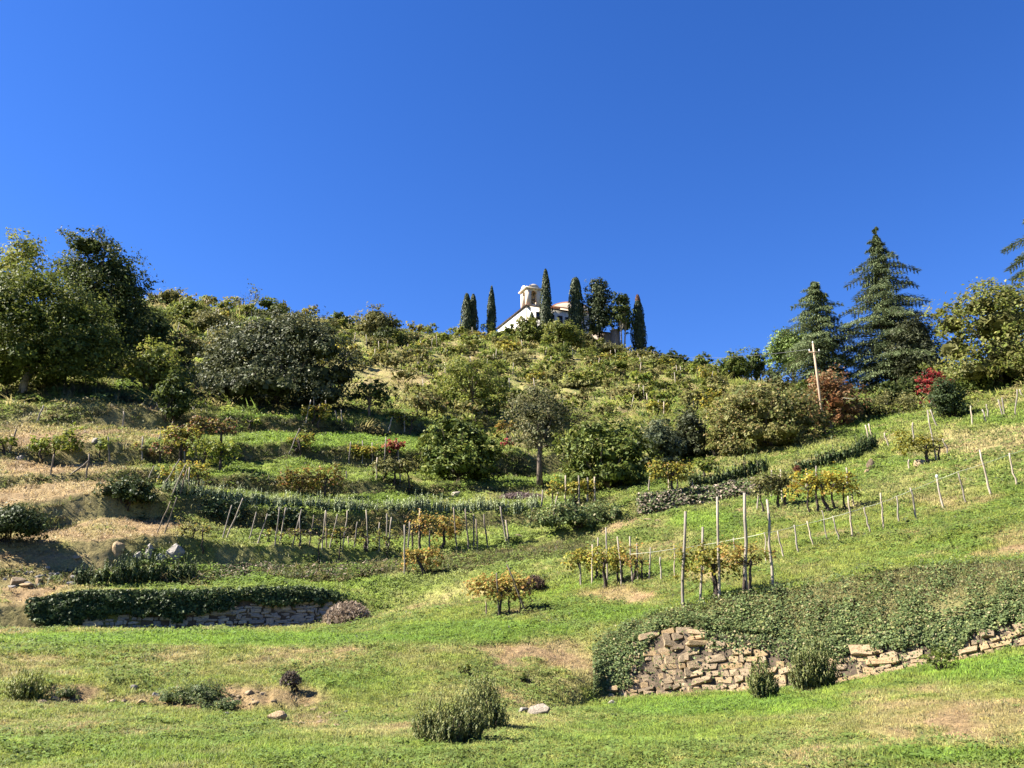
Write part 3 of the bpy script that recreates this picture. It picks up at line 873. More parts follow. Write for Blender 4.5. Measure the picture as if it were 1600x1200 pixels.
def stake(bx, by, tx, ty, label, group=None, rp=1.5, mat='stake_wood', d=None, seed=0, name='vine_stake'):
    rng = rng_of(int(bx * 7 + by * 13) + seed)
    P = stand(bx, by, d)
    mpp = (P[1] * CP + P[2] * SP) / F
    T = at_depth(tx, ty, P[1]) - P
    T[1] = rng.normal() * .06 * T[2]
    r = rp * mpp
    k = np.linspace(0, 1, 5)[:, None]
    pts = np.vstack([[-T * .12], T * k])
    pts[2:-1] += rng.normal(size=(len(pts) - 3, 3)) * r * .4
    me = Acc().tube(pts, np.linspace(r * 1.1, r * .85, len(pts)), 6).mesh('stake', M[mat], True)
    return tag(link(name, me, None, tuple(P)), label, 'stake', group)

# irregular stone meshes shared by every wall
def stone_mesh(seed):
    import bmesh
    rng = rng_of(seed + 900)
    bm = bmesh.new()
    for sx in (-1, 1):                       # split rock: a battered block with broken corners
        for sy in (-1, 1):
            for sz in (-1, 1):
                c = np.array((sx, sy, sz)) * .5 * rng.uniform(.74, 1.06, 3)
                if rng.random() < .55:
                    a = rng.uniform(.62, .88, 3)
                    ax = rng.integers(3)
                    p1, p2 = c.copy(), c.copy()
                    p1[ax] *= a[0]; p2[(ax + 1) % 3] *= a[1]; p2[(ax + 2) % 3] *= a[2]
                    bm.verts.new(p1); bm.verts.new(p2)
                else:
                    bm.verts.new(c)
    r = bmesh.ops.convex_hull(bm, input=bm.verts)
    bmesh.ops.delete(bm, geom=[v for v in bm.verts if not v.link_faces], context='VERTS')
    bmesh.ops.recalc_face_normals(bm, faces=bm.faces)
    me = bpy.data.meshes.new('stone'); bm.to_mesh(me); bm.free()
    return me
STONES = {}
for mk in ('warm_stone', 'grey_stone', 'rock'):
    STONES[mk] = []
    for s in range(14):
        me = stone_mesh(s + len(mk)); me.materials.append(M[mk]); STONES[mk].append(me)

def boulder_mesh(seed, mat):
    rng = rng_of(seed + 70)
    import bmesh
    bm = bmesh.new()
    bmesh.ops.create_icosphere(bm, subdivisions=3, radius=.5)
    pl = [(rand_dirs(rng, 1)[0], rng.uniform(.22, .40)) for _ in range(13)]
    for v in bm.verts:
        p = np.array(v.co)
        for nrm, dd in pl:
            e = p @ nrm - dd
            if e > 0: p = p - nrm * e * .9
        p = p * (1 + .10 * (vnoise(p[0] * 6 + seed, p[1] * 6 + p[2] * 5, seed) - .5))
        v.co = p
    me = bpy.data.meshes.new('boulder'); bm.to_mesh(me); bm.free()
    me.materials.append(M[mat])
    return me

def rock(label, px, base, w, h, seed=0, mat='rock', rz=None, name='boulder', tilt=0.0, group=None):
    rng = rng_of(seed + 12)
    P = stand(px, base)
    mpp = (P[1] * CP + P[2] * SP) / F
    sx, sz = w * mpp, h * mpp
    o = link(name, boulder_mesh(seed, mat), None, (P[0], P[1] + sx * .2, P[2] + sz * .24), (rng.normal() * .15, tilt, rng.uniform(0, .5) if rz is None else rz), (sx * 1.12, sx * .85, sz * 1.2))
    return tag(o, label, 'rock', group)

# ------------------------------------------------------------------ dry stone walls on the steep steps of the terrain
def face_pt(k, px, v, py=1000):
    a, b = cur_at(k, px, py=py), cur_at(k + 1, px, py=py)
    return a + (b - a) * v, b - a

def stone_wall(label, k, spans, matkey, seed, sw, sh, py, hmax=None, out=.06, limit=300):
    """spans: list of (px0, px1, fn(px)->(v0, v1)); stones in uneven courses, each its own part"""
    rng = rng_of(seed)
    mid = face_pt(k, (spans[0][0] + spans[-1][1]) / 2, 0, py)[0]
    root = thing('dry_stone_wall', label, 'stone wall', tuple(mid))
    n = 0
    for (p0, p1, fn) in spans:
        a, up0 = face_pt(k, p0, 0, py); b, _ = face_pt(k, p1, 0, py)
        L = np.linalg.norm((b - a)[:2]); tdir = norm((b - a))
        Hh = np.linalg.norm(face_pt(k, (p0 + p1) / 2, 0, py)[1])
        z = -.06
        row = 0
        while z < Hh * 1.02:
            ch = sh * rng.lognormal(0, .27)
            s = rng.uniform(-.2, 0)
            while s < L:
                w_ = min(sw * rng.lognormal(0, .55), sw * 2.8)
                px = p0 + (p1 - p0) * (s + w_ * .5) / L
                v = (z + ch * .5) / Hh
                lo, hi = fn(px)
                if lo <= v + .02 and v <= hi + rng.normal() * .03 and n < limit and rng.random() > .02:
                    q, up = face_pt(k, px, min(v, 1), py)
                    if v > 1: q = q + norm(up) * (v - 1) * Hh
                    nrm = norm(np.cross(tdir, norm(up)))
                    if nrm[1] > 0: nrm = -nrm
                    dpt = sw * rng.uniform(.7, 1.1)
                    loc = q + nrm * (out - dpt * .5 + rng.uniform(-.05, .09))
                    tall = ch * rng.uniform(.92, 1.14)
                    wide = w_ * rng.uniform(.94, 1.08)
                    if rng.random() < .12: tall *= rng.uniform(1.5, 2.3)
                    rz = math.atan2(tdir[1], tdir[0])
                    rx = -math.atan2(norm(up)[1] * .9, norm(up)[2])
                    o = link('stone', STONES[matkey][rng.integers(14)], root, tuple(loc - mid), (rx, rng.normal() * .13 - math.asin(tdir[2]), rz), (wide, dpt, tall))
                    n += 1
                s += w_ + .012
            z += ch + .008
            row += 1
    # packed earth behind the stones
    A = Acc()
    p0, p1 = spans[0][0], spans[-1][1]
    ps = np.linspace(p0, p1, 40)
    rowsv = np.linspace(-.03, .98, 5)
    G = np.array([[face_pt(k, p, v, py)[0] + np.array((0, -.02, 0)) for v in rowsv] for p in ps]) - mid
    ii = np.arange(200).reshape(40, 5)
    A.add(G.reshape(-1, 3), np.stack([ii[:-1, :-1], ii[1:, :-1], ii[1:, 1:], ii[:-1, 1:]], -1).reshape(-1, 4))
    link('earth_fill', A.mesh('earth_fill', M['soil']), root)
    return root, n

def ivy_sheet(name, label, k0, k1, p0, p1, n, dens_fn, pal, seed, py, leaf_px=4.0, out=(.04, .16), mat='glossy_leaf', droop=.3, vmax=1.0):
    """ivy growing over the step between contours k0 and k1"""
    rng = rng_of(seed)
    px = rng.uniform(p0, p1, n * 4); v = rng.random(n * 4) * vmax
    keep = rng.random(n * 4) < dens_fn(px, v)
    px, v = px[keep][:n], v[keep][:n]
    t = np.arctan2((px - 800) / F, CP - (600 - py) / F * SP)
    ks = list(range(k0, k1 + 1))
    rs = np.array([np.interp(t, TH, cur[k][0]) for k in ks]); zs = np.array([np.interp(t, TH, cur[k][1]) for k in ks])
    f = v * (len(ks) - 1); i = np.minimum(f.astype(int), len(ks) - 2); fr = f - i
    ar = np.arange(len(px))
    r = rs[i, ar] * (1 - fr) + rs[i + 1, ar] * fr; z = zs[i, ar] * (1 - fr) + zs[i + 1, ar] * fr
    slope = norm(np.stack([rs[i + 1, ar] - rs[i, ar], zs[i + 1, ar] - zs[i, ar]], 1))
    nr_ = np.stack([-slope[:, 1] * np.sin(t), -slope[:, 1] * np.cos(t), slope[:, 0]], 1)
    P = np.stack([r * np.sin(t), r * np.cos(t), z], 1)
    hum = .35 + 1.3 * fbm(px * .045, v * 5, seed, 3)
    P = P + nr_ * (rng.uniform(out[0], out[1], (len(px), 1)) * hum[:, None])
    mpp = (P[:, 1] * CP + P[:, 2] * SP) / F
    o = P.mean(0)
    A = Acc()
    N = nr_ * .8 + np.array((0, 0, .35)) + rand_dirs(rng, len(px)) * .65
    tone = .75 + .5 * fbm(px * .03, v * 4 + 9, seed + 5, 3)
    leaves(A, P - o, N, leaf_px * mpp * rng.uniform(.5, 1.6, len(px)), pick(pal, len(px), rng) * tone[:, None], rng, .85, np.array((0, 0, -1.0)), droop)
    return tag(link(name, A.mesh(name, M[mat]), None, tuple(o)), label, 'ivy', kind='stuff')

# curve indices: cur[0] is the inner ring, so contour i of CON is cur[i + 1]
def right_stone_fn(px):
    if px < 990: return (-.1, .30 + .5 * (px - 935) / 55)
    if px < 1100: return (-.1, 1.05)
    if px < 1195: return (-.1, .85)
    if px < 1300: return (-.1, .50)
    if px < 1455: return (-.1, .62)
    if px < 1500: return (-.1, .2)
    return (-.1, .55)
stone_wall('ruined pale dry stone wall half under ivy below the right vine posts', 2,
           [(940, 1080, right_stone_fn), (1080, 1220, right_stone_fn), (1220, 1360, right_stone_fn), (1360, 1480, right_stone_fn), (1480, 1620, right_stone_fn), (1620, 1740, right_stone_fn)],
           'warm_stone', 5, .295, .132, 1050)
def right_ivy_d(px, v):
    # v: 0..1 over wall (0-.5) and bank (.5-1)
    stone_top = np.interp(px, [920, 960, 1000, 1030, 1085, 1110, 1180, 1250, 1305, 1320, 1440, 1460, 1500, 1515, 1590, 1610],
                              [0, .05, .28, .56, .52, .34, .34, .26, .26, .32, .29, .04, .04, .28, .28, .1])
    base = sstep(-.03, .05, v - stone_top + .06 * (fbm(px * .06, v * 9, 8) - .5) * 4)
    left_drop = sstep(-10, 25, px - (918 + 55 * v) - 60 * (fbm(v * 7, px * .02, 12, 3) - .5))
    gaps = sstep(.27, .42, fbm(px * .028, v * 3.2, 77, 3))
    top = 1 - .85 * sstep(.62, 1.0, v + .45 * (fbm(px * .05, v * 3, 99, 3) - .5))
    thin = np.where((px > 1085) & (px < 1230) & (v < .5), .3, 1)
    return np.clip(base * (.18 + .82 * gaps) * top * thin + .03, 0, 1)
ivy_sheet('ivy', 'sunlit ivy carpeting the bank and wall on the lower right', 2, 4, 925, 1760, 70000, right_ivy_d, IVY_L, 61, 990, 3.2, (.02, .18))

def left_stone_fn(px):
    if px < 130: return (-.1, .3)
    if px < 300: return (-.1, .40)
    if px < 390: return (-.1, .62)
    return (-.1, .80)
stone_wall('shaded grey dry stone wall with ivy top on the lower left terrace', 5,
           [(70, 190, left_stone_fn), (190, 310, left_stone_fn), (310, 430, left_stone_fn), (430, 540, left_stone_fn)], 'grey_stone', 15, .31, .115, 960)
def left_ivy_d(px, v):
    low = np.interp(px, [40, 60, 110, 150, 240, 260, 330, 360, 380, 430, 480, 520, 545], [.5, .05, .05, .35, .38, .2, .5, .5, .75, .55, .62, .85, 1.0])
    return sstep(-.04, .10, v - low + (fbm(px * .05, v * 3, 4) - .5) * .5) * np.interp(px, [35, 60, 500, 545], [0.2, 1, 1, .15])
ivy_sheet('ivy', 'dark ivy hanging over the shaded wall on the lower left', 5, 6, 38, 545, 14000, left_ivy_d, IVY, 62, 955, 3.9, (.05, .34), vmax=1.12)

# ------------------------------------------------------------------ church on the hilltop
def church():
    k0 = np.array(at_depth(823, 478, 160.0))       # eave corner nearest the camera
    base_z = 50.0
    rz = math.atan2(.39, .92)
    root = thing('church', 'white hilltop church with small arched belfry among cypresses', 'church', (k0[0], k0[1], base_z), None, rz)
    H = k0[2] - base_z
    L1, L2 = 10.6, 16.0
    def part(name, acc, mat, parent=root, loc=(0, 0, 0), smooth=False):
        return link(name, acc.mesh(name, M[mat], smooth), parent, loc)
    # local x runs along the shaded front, y along the sunlit flank
    part('front_wing', Acc().box((0, 0, 0), (L1, L2, H)), 'plaster')
    A = Acc()
    A.box((-.35, -.35, H), (L1 + .2, 0.0, H + .16)); A.box((-.35, 0, H), (0, L2 + .35, H + .16))
    part('eave', A, 'dark_trim')
    A = Acc().add([(-.4, -.4, H + .17), (L1 + .2, -.4, H + .17), (L1 + .2, L2 + .4, H + .17), (-.4, L2 + .4, H + .17), (L1 * .5, L2 * .3, H + 1.3), (L1 * .5, L2 * .7, H + 1.3)],
                  [(0, 1, 5, 4)][:0] + [(1, 2, 5, 4), (3, 0, 4, 5)], [(0, 1, 4), (2, 3, 5)])
    part('roof', A, 'roof_tile')
    # nave: taller volume behind the wing's right end, with a low curved gable
    n0, n1, y0, y1 = 7.6, 17.5, 3.2, 14.0
    NH = H + 2.0
    part('nave', Acc().box((n0, y0, 0), (n1, y1, NH)), 'warm_plaster')
    poly = [(n0 - .5, NH)] + [(n0 - .5 + (n1 - n0 + 1) * f, NH + 1.7 * math.sin(math.pi * f) ** .8) for f in np.linspace(.06, .94, 13)] + [(n1 + .5, NH)]
    part('nave_roof', Acc().prism(poly, y0 - .5, y1 + .4), 'roof_tile')
    part('gable', Acc().prism([(x * .92 + .5 * (n0 + n1) * .08, NH + (z - NH) * .82) for x, z in poly], y0 - .52, y0 - .56), 'warm_plaster')
    part('cross_wing', Acc().box((L1 + .004, 1.6, 0), (15.5, y0 - .004, H - .5)), 'plaster')
    # windows of the front, each with its own frame and panes
    def window(x, z, w, h, face='front', y=0.0):
        f = Acc()
        def bx(a, b, c, d_, e, g):
            if face == 'front': f.box((x + a, y - g, z + b), (x + c, y - e, z + d_))
            else: f.box((-g, x + a, z + b), (-e, x + c, z + d_))
        t = .10
        bx(-t, -t, w + t, 0, 0, .07); bx(-t, h, w + t, h + t, 0, .07); bx(-t, 0, 0, h, 0, .07); bx(w, 0, w + t, h, 0, .07)
        o = part('window', f, 'dark_trim')
        g = Acc()
        if face == 'front': g.box((x, y - .03, z), (x + w, y - .002, z + h))
        else: g.box((-.03, x, z), (-.002, x + w, z + h))
        link('pane', g.mesh('pane', M['glass']), o)
    for x, z in ((2.2, H - 2.6), (5.3, H - 2.7), (7.2, H - 2.75)):
        window(x, z, .95, 1.55)
    window(9.0, H - 2.8, .95, 1.5)
    window(12.0, H - 3.0, 1.1, 1.6, y=1.6)
    for y in (3.2, 7.5, 11.5):
        window(y, H - 3.1, .8, 1.5, 'side')
    for x, y, s in ((-.09, -.09, 'a'), (L1 - .2, -.09, 'b')):
        part('downpipe', Acc().tube([(x, y, .2), (x, y, H - .05)], .085, 6), 'dark_trim', smooth=True)
    # belfry: four corner piers with arched openings, cornice, curved gablets
    bs, bz = 3.3, H + .17
    bh = 3.85
    B = thing_part = link('belfry', None, root, (.12, .12, bz))
    pw = 1.0
    P4 = Acc()
    for x in (0, bs - pw):
        for y in (0, bs - pw):
            P4.box((x, y, 0), (x + pw, y + pw, bh))
    link('pier', P4.mesh('pier', M['warm_plaster']), B)
    ow = bs - 2 * pw
    for side in range(4):
        sp = Acc()
        zc = bh - .30 - ow / 2
        arc = [(pw + ow / 2 - ow / 2 * math.cos(a), zc + ow / 2 * math.sin(a)) for a in np.linspace(0, math.pi, 13)]
        for (xa, za), (xb, zb) in zip(arc[:-1], arc[1:]):
            sp.add([(xa, .003, za), (xb, .003, zb), (xb, .003, bh), (xa, .003, bh), (xa, .5, za), (xb, .5, zb), (xb, .5, bh), (xa, .5, bh)],
                   [(0, 1, 2, 3), (7, 6, 5, 4), (0, 4, 5, 1)])
        o = link('arch', sp.mesh('arch', M['warm_plaster']), B, (bs / 2, bs / 2, 0), (0, 0, side * math.pi / 2))
        o.data.transform(__import__('mathutils').Matrix.Translation((-bs / 2, -bs / 2, 0)))
        if side in (1, 2):      # added panels close the two unseen arches to keep the inside dark
            link('shade_panel', Acc().box((pw - bs / 2 + .003, -bs / 2 + .12, .56), (pw + ow - bs / 2 - .003, -bs / 2 + .3, bh - .3)).mesh('shade_panel', M['warm_plaster']), B, (bs / 2, bs / 2, 0), (0, 0, side * math.pi / 2))
        # low parapet under each opening
        o2 = link('parapet', Acc().box((pw - bs / 2 + .002, -bs / 2 + .1, 0), (pw + ow - bs / 2 - .002, -bs / 2 + .35, .55)).mesh('parapet', M['warm_plaster']), B, (bs / 2, bs / 2, 0), (0, 0, side * math.pi / 2))
    link('cornice', Acc().box((-.38, -.38, bh + .002), (bs + .38, bs + .38, bh + .24)).mesh('cornice', M['warm_plaster']), B)
    for side in range(4):
        seg = [(-bs / 2 - .2, 0), (-bs / 2 - .2, .16), (-bs * .36, .18)] + [(-bs * .30 * math.cos(a), .24 + .62 * math.sin(a)) for a in np.linspace(.12, math.pi - .12, 11)] + [(bs * .36, .18), (bs / 2 + .2, .16), (bs / 2 + .2, 0)]
        link('gablet', Acc().prism([(x, bh + .24 + z) for x, z in seg], -bs / 2 - .2, -bs / 2 + .05).mesh('gablet', M['warm_plaster']), B, (bs / 2, bs / 2, .001 * side), (0, 0, side * math.pi / 2))
    link('cap', Acc().add([(-.1, -.1, bh + .25), (bs + .1, -.1, bh + .25), (bs + .1, bs + .1, bh + .25), (-.1, bs + .1, bh + .25), (bs / 2, bs / 2, bh + .55)], None, [(0, 1, 4), (1, 2, 4), (2, 3, 4), (3, 0, 4)]).mesh('cap', M['roof_tile']), B)
    prof = [(.05, 1.0), (.22, .98), (.30, .80), (.36, .45), (.52, .12), (.60, 0)]
    bell = Acc().tube([(bs / 2, bs / 2, 1.0 + z) for r, z in prof], [r for r, z in prof], 12)
    link('bell', bell.mesh('bell', M['bronze'], True), B)
    link('bell_beam', Acc().box((.5, bs / 2 - .12, 2.0), (bs - .5, bs / 2 + .12, 2.22)).mesh('bell_beam', M['dark_trim']), B)
church()

# low boundary wall with end pillar right of the church
def garden_wall():
    a, b = stand(925, 540, 161), stand(957, 543, 158)
    L = np.linalg.norm((b - a)[:2])
    root = thing('garden_wall', 'low brown boundary wall with end pillar under the hilltop trees', 'wall', tuple(a), None, math.atan2((b - a)[1], (b - a)[0]))
    A = Acc(); A.prism([(0, -1.5), (L, -3.0), (L, 1.5), (0, 3.0)], -.2, .2)
    link('wall_panel', A.mesh('wall_panel', M['old_wall']), root)
    A = Acc(); A.prism([(-.1, 3.01), (L, 1.51), (L, 1.75), (-.1, 3.25)], -.32, .32)
    link('coping', A.mesh('coping', M['dark_trim']), root)
    A = Acc().box((L + .01, -.6, -3.5), (L + 1.5, .6, 1.9)); A.box((L - .1, -.75, 1.902), (L + 1.65, .75, 2.1))
    p = link('pillar', A.mesh('pillar', M['old_wall']), root)
    prof = [(.02, 0), (.28, .12), (.36, .35), (.26, .6), (.02, .72)]
    link('finial', Acc().tube([(L + .3, 0, 2.1 + z) for r, z in prof], [r for r, z in prof], 10).mesh('finial', M['plaster'], True), p)
    q = stand(937, 530, 164)
    A = Acc().box((-.45, -.45, -1), (.45, .45, 3.6)); A.box((-.6, -.6, 3.602), (.6, .6, 3.85))
    tag(link('gate_pillar', A.mesh('gate_pillar', M['old_wall']), None, tuple(q)), 'pale square pillar behind the low wall under the dark conifer', 'pillar')
garden_wall()

# ------------------------------------------------------------------ hilltop trees
G_CYP = 'cypresses round the hilltop church'
cypress('left cypress of the twin pair standing left of the church', 729, 523, 459, 20, 150, 1, group=G_CYP, prof=[(0, .4), (.1, .8), (.3, 1), (.6, .75), (.85, .5), (.95, .32), (1, .15)])
cypress('right cypress of the twin pair standing left of the church', 739, 523, 460, 17, 151, 2, group=G_CYP, prof=[(0, .4), (.1, .8), (.35, 1), (.6, .8), (.85, .5), (.95, .32), (1, .15)])
cypress('slender single cypress between the twin cypresses and the church', 768, 525, 447, 16, 152, 3, group=G_CYP)
cypress('tallest pointed cypress rising in front of the church belfry', 853, 525, 421, 21, 156, 4, group=G_CYP, prof=[(0, .8), (.15, 1), (.35, .95), (.5, .8), (.7, .62), (.85, .5), (.95, .32), (1, .12)])
cypress('blunt topped cypress at the right end of the church', 900, 530, 434, 26, 157, 5, group=G_CYP, prof=[(0, .9), (.2, 1), (.5, .9), (.7, .72), (.88, .58), (.96, .42), (1, .2)])
cypress('reddish tipped cypress standing alone right of the hilltop group', 998, 550, 461, 24, 157, 6, group=G_CYP, tip=(.16, .075, .04), prof=[(0, .2), (.06, .7), (.2, 1), (.45, .95), (.6, .75), (.8, .5), (.93, .28), (1, .12)])
cypress('small dark conifer before the shaded front of the church', 831, 525, 488, 14, 158, 7, name='conifer_tree')
tree('evergreen_tree', 'broad dark evergreen tree beside the blunt cypress', 'tree', 936, 540, 431, 52, CYP, d=158, trunk=.1, nb=8, lp=3.2, dens=4, seed=11, ncore=.6, mat='needle', bark='dark_bark',
     blobs=[(-.05, .86, .30, .13), (.05, .72, .42, .2), (-.08, .52, .46, .22), (.1, .38, .42, .2), (-.15, .25, .33, .15)])
tree('evergreen_tree', 'rounded dark evergreen tree with bare forked trunks at hilltop', 'tree', 973, 552, 452, 42, DK, d=156, trunk=.32, nb=7, lp=3.0, dens=3.6, seed=12, ncore=.45, bark='pale_bark', trunks=2, tr=1.3,
     blobs=[(-.1, .86, .32, .13), (.12, .72, .40, .18), (-.1, .58, .42, .18), (.15, .47, .32, .14)])
HT = [  # bushes under the church: px, base, top, w, d, palette, label
 (826,560,498,56,143,LT,'yellow green bushy tree directly under the church flank'),(878,575,506,66,140,LT,'wide yellow green bush below the blunt cypress'),(800,552,512,40,146,MID,'small green bush at the left foot of the church'),
 (912,565,522,40,146,OLV,'olive bush under the low boundary wall'),(948,580,545,60,140,OLV,'dry olive scrub bush below the forked trunk tree'),(1016,570,538,14,152,DK,'thin dark shrub right of the reddish tipped cypress'),
 (1003,580,550,36,147,MID,'green bush under the reddish tipped cypress'),(1046,585,549,34,150,DK,'dark bush on the ridge right of the reddish tipped cypress'),(1066,585,555,24,150,DK,'small dark bush on the ridge beside the dark ridge bush'),
 (1096,600,555,40,140,MID,'round green bush on the ridge left of the broad leaved bush'),(1148,610,552,64,126,MID,'broad leaved green bush on the low ridge left of the stone pine'),(1182,605,544,36,128,DK,'dark pointed bush on the low ridge left of the stone pine'),
 (1020,610,560,60,132,OLV,'olive bush on the slope below the ridge bushes'),(1075,640,603,70,112,DK,'dark green bush in the middle of the right vineyard slope'),(958,612,570,80,118,LT,'light green bush on the slope below the forked trunk tree'),
 (872,620,585,60,110,OLV,'olive bush on the slope behind the brown leaved tree'),(1120,640,600,50,110,OLV,'olive bush behind the yellowing chestnut'),(1208,610,575,34,112,GREY,'grey green bush at the foot of the stone pine'),
 (585,545,486,74,122,OLV,'yellowing round tree on the left ridge skyline'),(612,560,515,50,118,DK,'dark bush beside the yellowing tree on the left ridge'),(528,520,488,34,124,DK,'small dark bush on the skyline left of the yellowing tree'),
 (505,545,512,60,112,MID,'green bush on the left ridge behind the large dark oak'),(262,490,457,60,110,OLV,'brownish bush crowning the left end of the ridge'),(300,510,470,70,104,LT,'light green bush on the left ridge beside the bare tree'),
 (330,530,490,80,98,OLV,'olive bush on the left slope above the large dark oak'),(235,510,485,60,100,MID,'green bush on the left ridge beside the large dark trees'),(420,500,470,60,118,MID,'green bush on the ridge right of the bare tree'),
 (345,560,515,80,84,OLV,'tangled olive bush at the left edge of the dark oak'),(290,570,520,60,80,CHEST,'yellowish bush between the dark bush and the oak'),(640,680,630,60,80,CHEST,'dry brown bush behind the fig tree'),
 (975,650,607,70,92,CHEST,'greyish brown thin bush above the right fig tree'),(905,640,600,60,98,OLV,'olive bush above the right fig tree'),(670,655,615,56,86,OLV,'olive bush left of the airy light green tree'),
 (1085,650,618,60,96,MID,'dark green bush above the grey olive tree'),(780,545,520,40,140,MID,'low green bush under the single slender cypress'),(690,545,522,30,138,MID,'low bush on the ridge left of the twin cypresses'),
 (745,570,545,60,128,DK,'dark bush on the slope below the twin cypresses'),
]
for i, (px, ba, to, w, d, pal, lab) in enumerate(HT):
    shrub('bush', lab, 'bush', px, ba, to, w, pal, d=d, seed=300 + i, nb=5, lp=3.4, dens=3.0, per=16)
bare_tree('bare_tree', 'small leafless tree on the left ridge skyline', 384, 495, 450, 60, 114, 3, GREY, 200)

# ------------------------------------------------------------------ left side trees
tree('walnut_tree', 'large light green tree with pale trunk at the left edge', 'tree', 46, 618, 408, 250, MID, d=None, trunk=.2, tr=5.5, nb=9, lp=4.8, dens=6.0, skirt=0.22, seed=21, bark='pale_bark', ncore=.35,
     blobs=[(.0, .82, .24, .15), (-.2, .68, .28, .2), (.17, .66, .27, .2), (0, .55, .36, .22), (-.25, .42, .27, .18), (.28, .42, .26, .17), (.05, .34, .34, .14), (.42, .34, .12, .1)])
tree('walnut_tree', 'tall dark tree rising above the light green tree at left', 'tree', 140, 612, 356, 152, DK, d=72, trunk=.15, tr=5, nb=8, lp=4.2, dens=8.0, skirt=0.2, seed=22, inner=.4, ncore=.45,
     blobs=[(-.08, .88, .26, .10), (.1, .74, .36, .14), (-.22, .68, .28, .16), (.28, .60, .26, .13), (.0, .5, .42, .18), (.2, .35, .32, .16), (-.2, .33, .36, .18)])
tree('walnut_tree', 'feathery yellow green tree top at the far left skyline', 'tree', 8, 600, 366, 130, LT, d=80, trunk=.2, nb=7, lp=4.4, dens=2.8, seed=23, inner=.3)
tree('evergreen_tree', 'dark shaded tree mass behind the bright green shrub', 'tree', 205, 606, 470, 110, DK, d=78, trunk=.05, nb=6, lp=4.4, dens=3.4, skirt=0.15, seed=24, ncore=.5)
shrub('bush', 'dark round bush right of the tall dark left tree', 'bush', 240, 590, 494, 64, DK, d=80, seed=25, lp=3.6)
shrub('laurel_bush', 'bright green spreading shrub beside the large dark oak', 'bush', 238, 614, 538, 104, LT, seed=26, nb=6, lp=4.4)
shrub('bush', 'dark shrub with yellow tip below the bright green shrub', 'bush', 268, 664, 584, 56, DK, seed=27, nb=5, lp=4.2)
tree('oak_tree', 'very large dark rounded oak in the left middle', 'tree', 436, 646, 484, 250, OAK, d=68, trunk=.06, tr=6, nb=10, lp=4.4, dens=4.0, skirt=0.14, seed=28, ncore=.55, mat='glossy_leaf',
     blobs=[(-.05, .84, .22, .15), (.13, .78, .22, .16), (-.22, .70, .24, .2), (.28, .58, .2, .2), (0, .6, .34, .26), (-.36, .48, .16, .2), (.36, .4, .15, .18), (-.12, .36, .34, .22), (.18, .33, .3, .2), (-.36, .26, .14, .14)])
tree('plum_tree', 'small dark spreading tree right of the large oak', 'tree', 577, 664, 594, 84, DK, d=68, trunk=.28, tr=2.2, nb=5, lp=4.2, dens=2.6, seed=29)
tree('willow_tree', 'airy light green tree behind the left fig', 'tree', 738, 700, 564, 124, LT, d=78, trunk=.2, tr=3, nb=8, lp=3.6, dens=2.4, seed=30, inner=.25)
tree('fig_tree', 'dense dark green fig tree left of the brown leaved tree', 'tree', 716, 752, 638, 138, MID, d=None, trunk=.06, tr=3, nb=8, lp=5.6, dens=3.8, skirt=0.14, seed=31, ncore=.5, mat='glossy_leaf',
     blobs=[(-.05, .8, .24, .18), (.2, .66, .24, .2), (-.25, .6, .24, .2), (0, .5, .36, .26), (-.3, .33, .2, .18), (.3, .38, .2, .2), (0, .28, .36, .2)])
tree('persimmon_tree', 'brown leaved round tree with clear straight trunk', 'tree', 843, 758, 590, 108, P_(((.13, .13, .06), 4), ((.19, .18, .09), 3), ((.09, .105, .038), 4)), d=None, trunk=.32, tr=4.2, nb=8, lp=3.8, dens=3.0, seed=32, ncore=.3,
     blobs=[(0, .86, .28, .12), (-.12, .7, .38, .16), (.14, .62, .38, .18), (0, .5, .44, .16), (.1, .42, .36, .12)])
tree('fig_tree', 'wide bright green fig tree right of the brown leaved tree', 'tree', 950, 788, 650, 160, MID, d=50, trunk=.03, tr=3, nb=9, lp=5.8, dens=4.0, skirt=0.14, seed=33, ncore=.5, mat='glossy_leaf',
     blobs=[(-.12, .82, .26, .17), (.12, .8, .24, .16), (-.22, .62, .24, .18), (.22, .58, .26, .2), (0, .5, .38, .24), (-.26, .36, .18, .14), (.2, .30, .28, .22), (.02, .22, .28, .18)])
tree('olive_tree', 'grey green olive tree behind the wide bright fig', 'tree', 1030, 742, 660, 90, GREY, d=58, trunk=.08, nb=6, lp=3.8, dens=3.6, skirt=0.15, seed=34, ncore=.5)
tree('holm_oak_tree', 'dark rounded evergreen right of the grey olive tree', 'tree', 1076, 738, 644, 84, OAK, d=60, trunk=.05, nb=6, lp=4.0, dens=3.8, skirt=0.15, seed=35, ncore=.55, mat='glossy_leaf')
shrub('bush', 'pale yellow shrub at the right foot of the dark evergreen', 'bush', 1122, 722, 668, 34, P_(((.2, .2, .06), 4), ((.14, .16, .04), 3)), d=58, seed=36)
tree('chestnut_tree', 'broad yellowing chestnut left of the rust brown tree', 'tree', 1205, 735, 602, 196, CHEST, d=57, trunk=.08, tr=3.4, nb=10, lp=4.6, dens=3.8, skirt=0.15, seed=37, ncore=.4,
     blobs=[(0, .84, .26, .16), (-.2, .72, .24, .18), (.22, .74, .22, .16), (.05, .58, .38, .24), (-.3, .48, .2, .2), (.3, .46, .2, .2), (-.05, .34, .38, .22), (.25, .25, .22, .16), (-.28, .26, .2, .16)])
tree('hornbeam_tree', 'rust brown leaved tree before the dark cedars', 'tree', 1300, 722, 588, 94, RUST, d=60, trunk=.1, tr=2.6, nb=8, lp=4.0, dens=3.2, skirt=0.16, seed=38, ncore=.3, bark='pale_bark')
shrub('bush', 'dark green shrub right of the rust brown tree', 'bush', 1353, 700, 626, 60, DK, d=62, seed=39, nb=5)
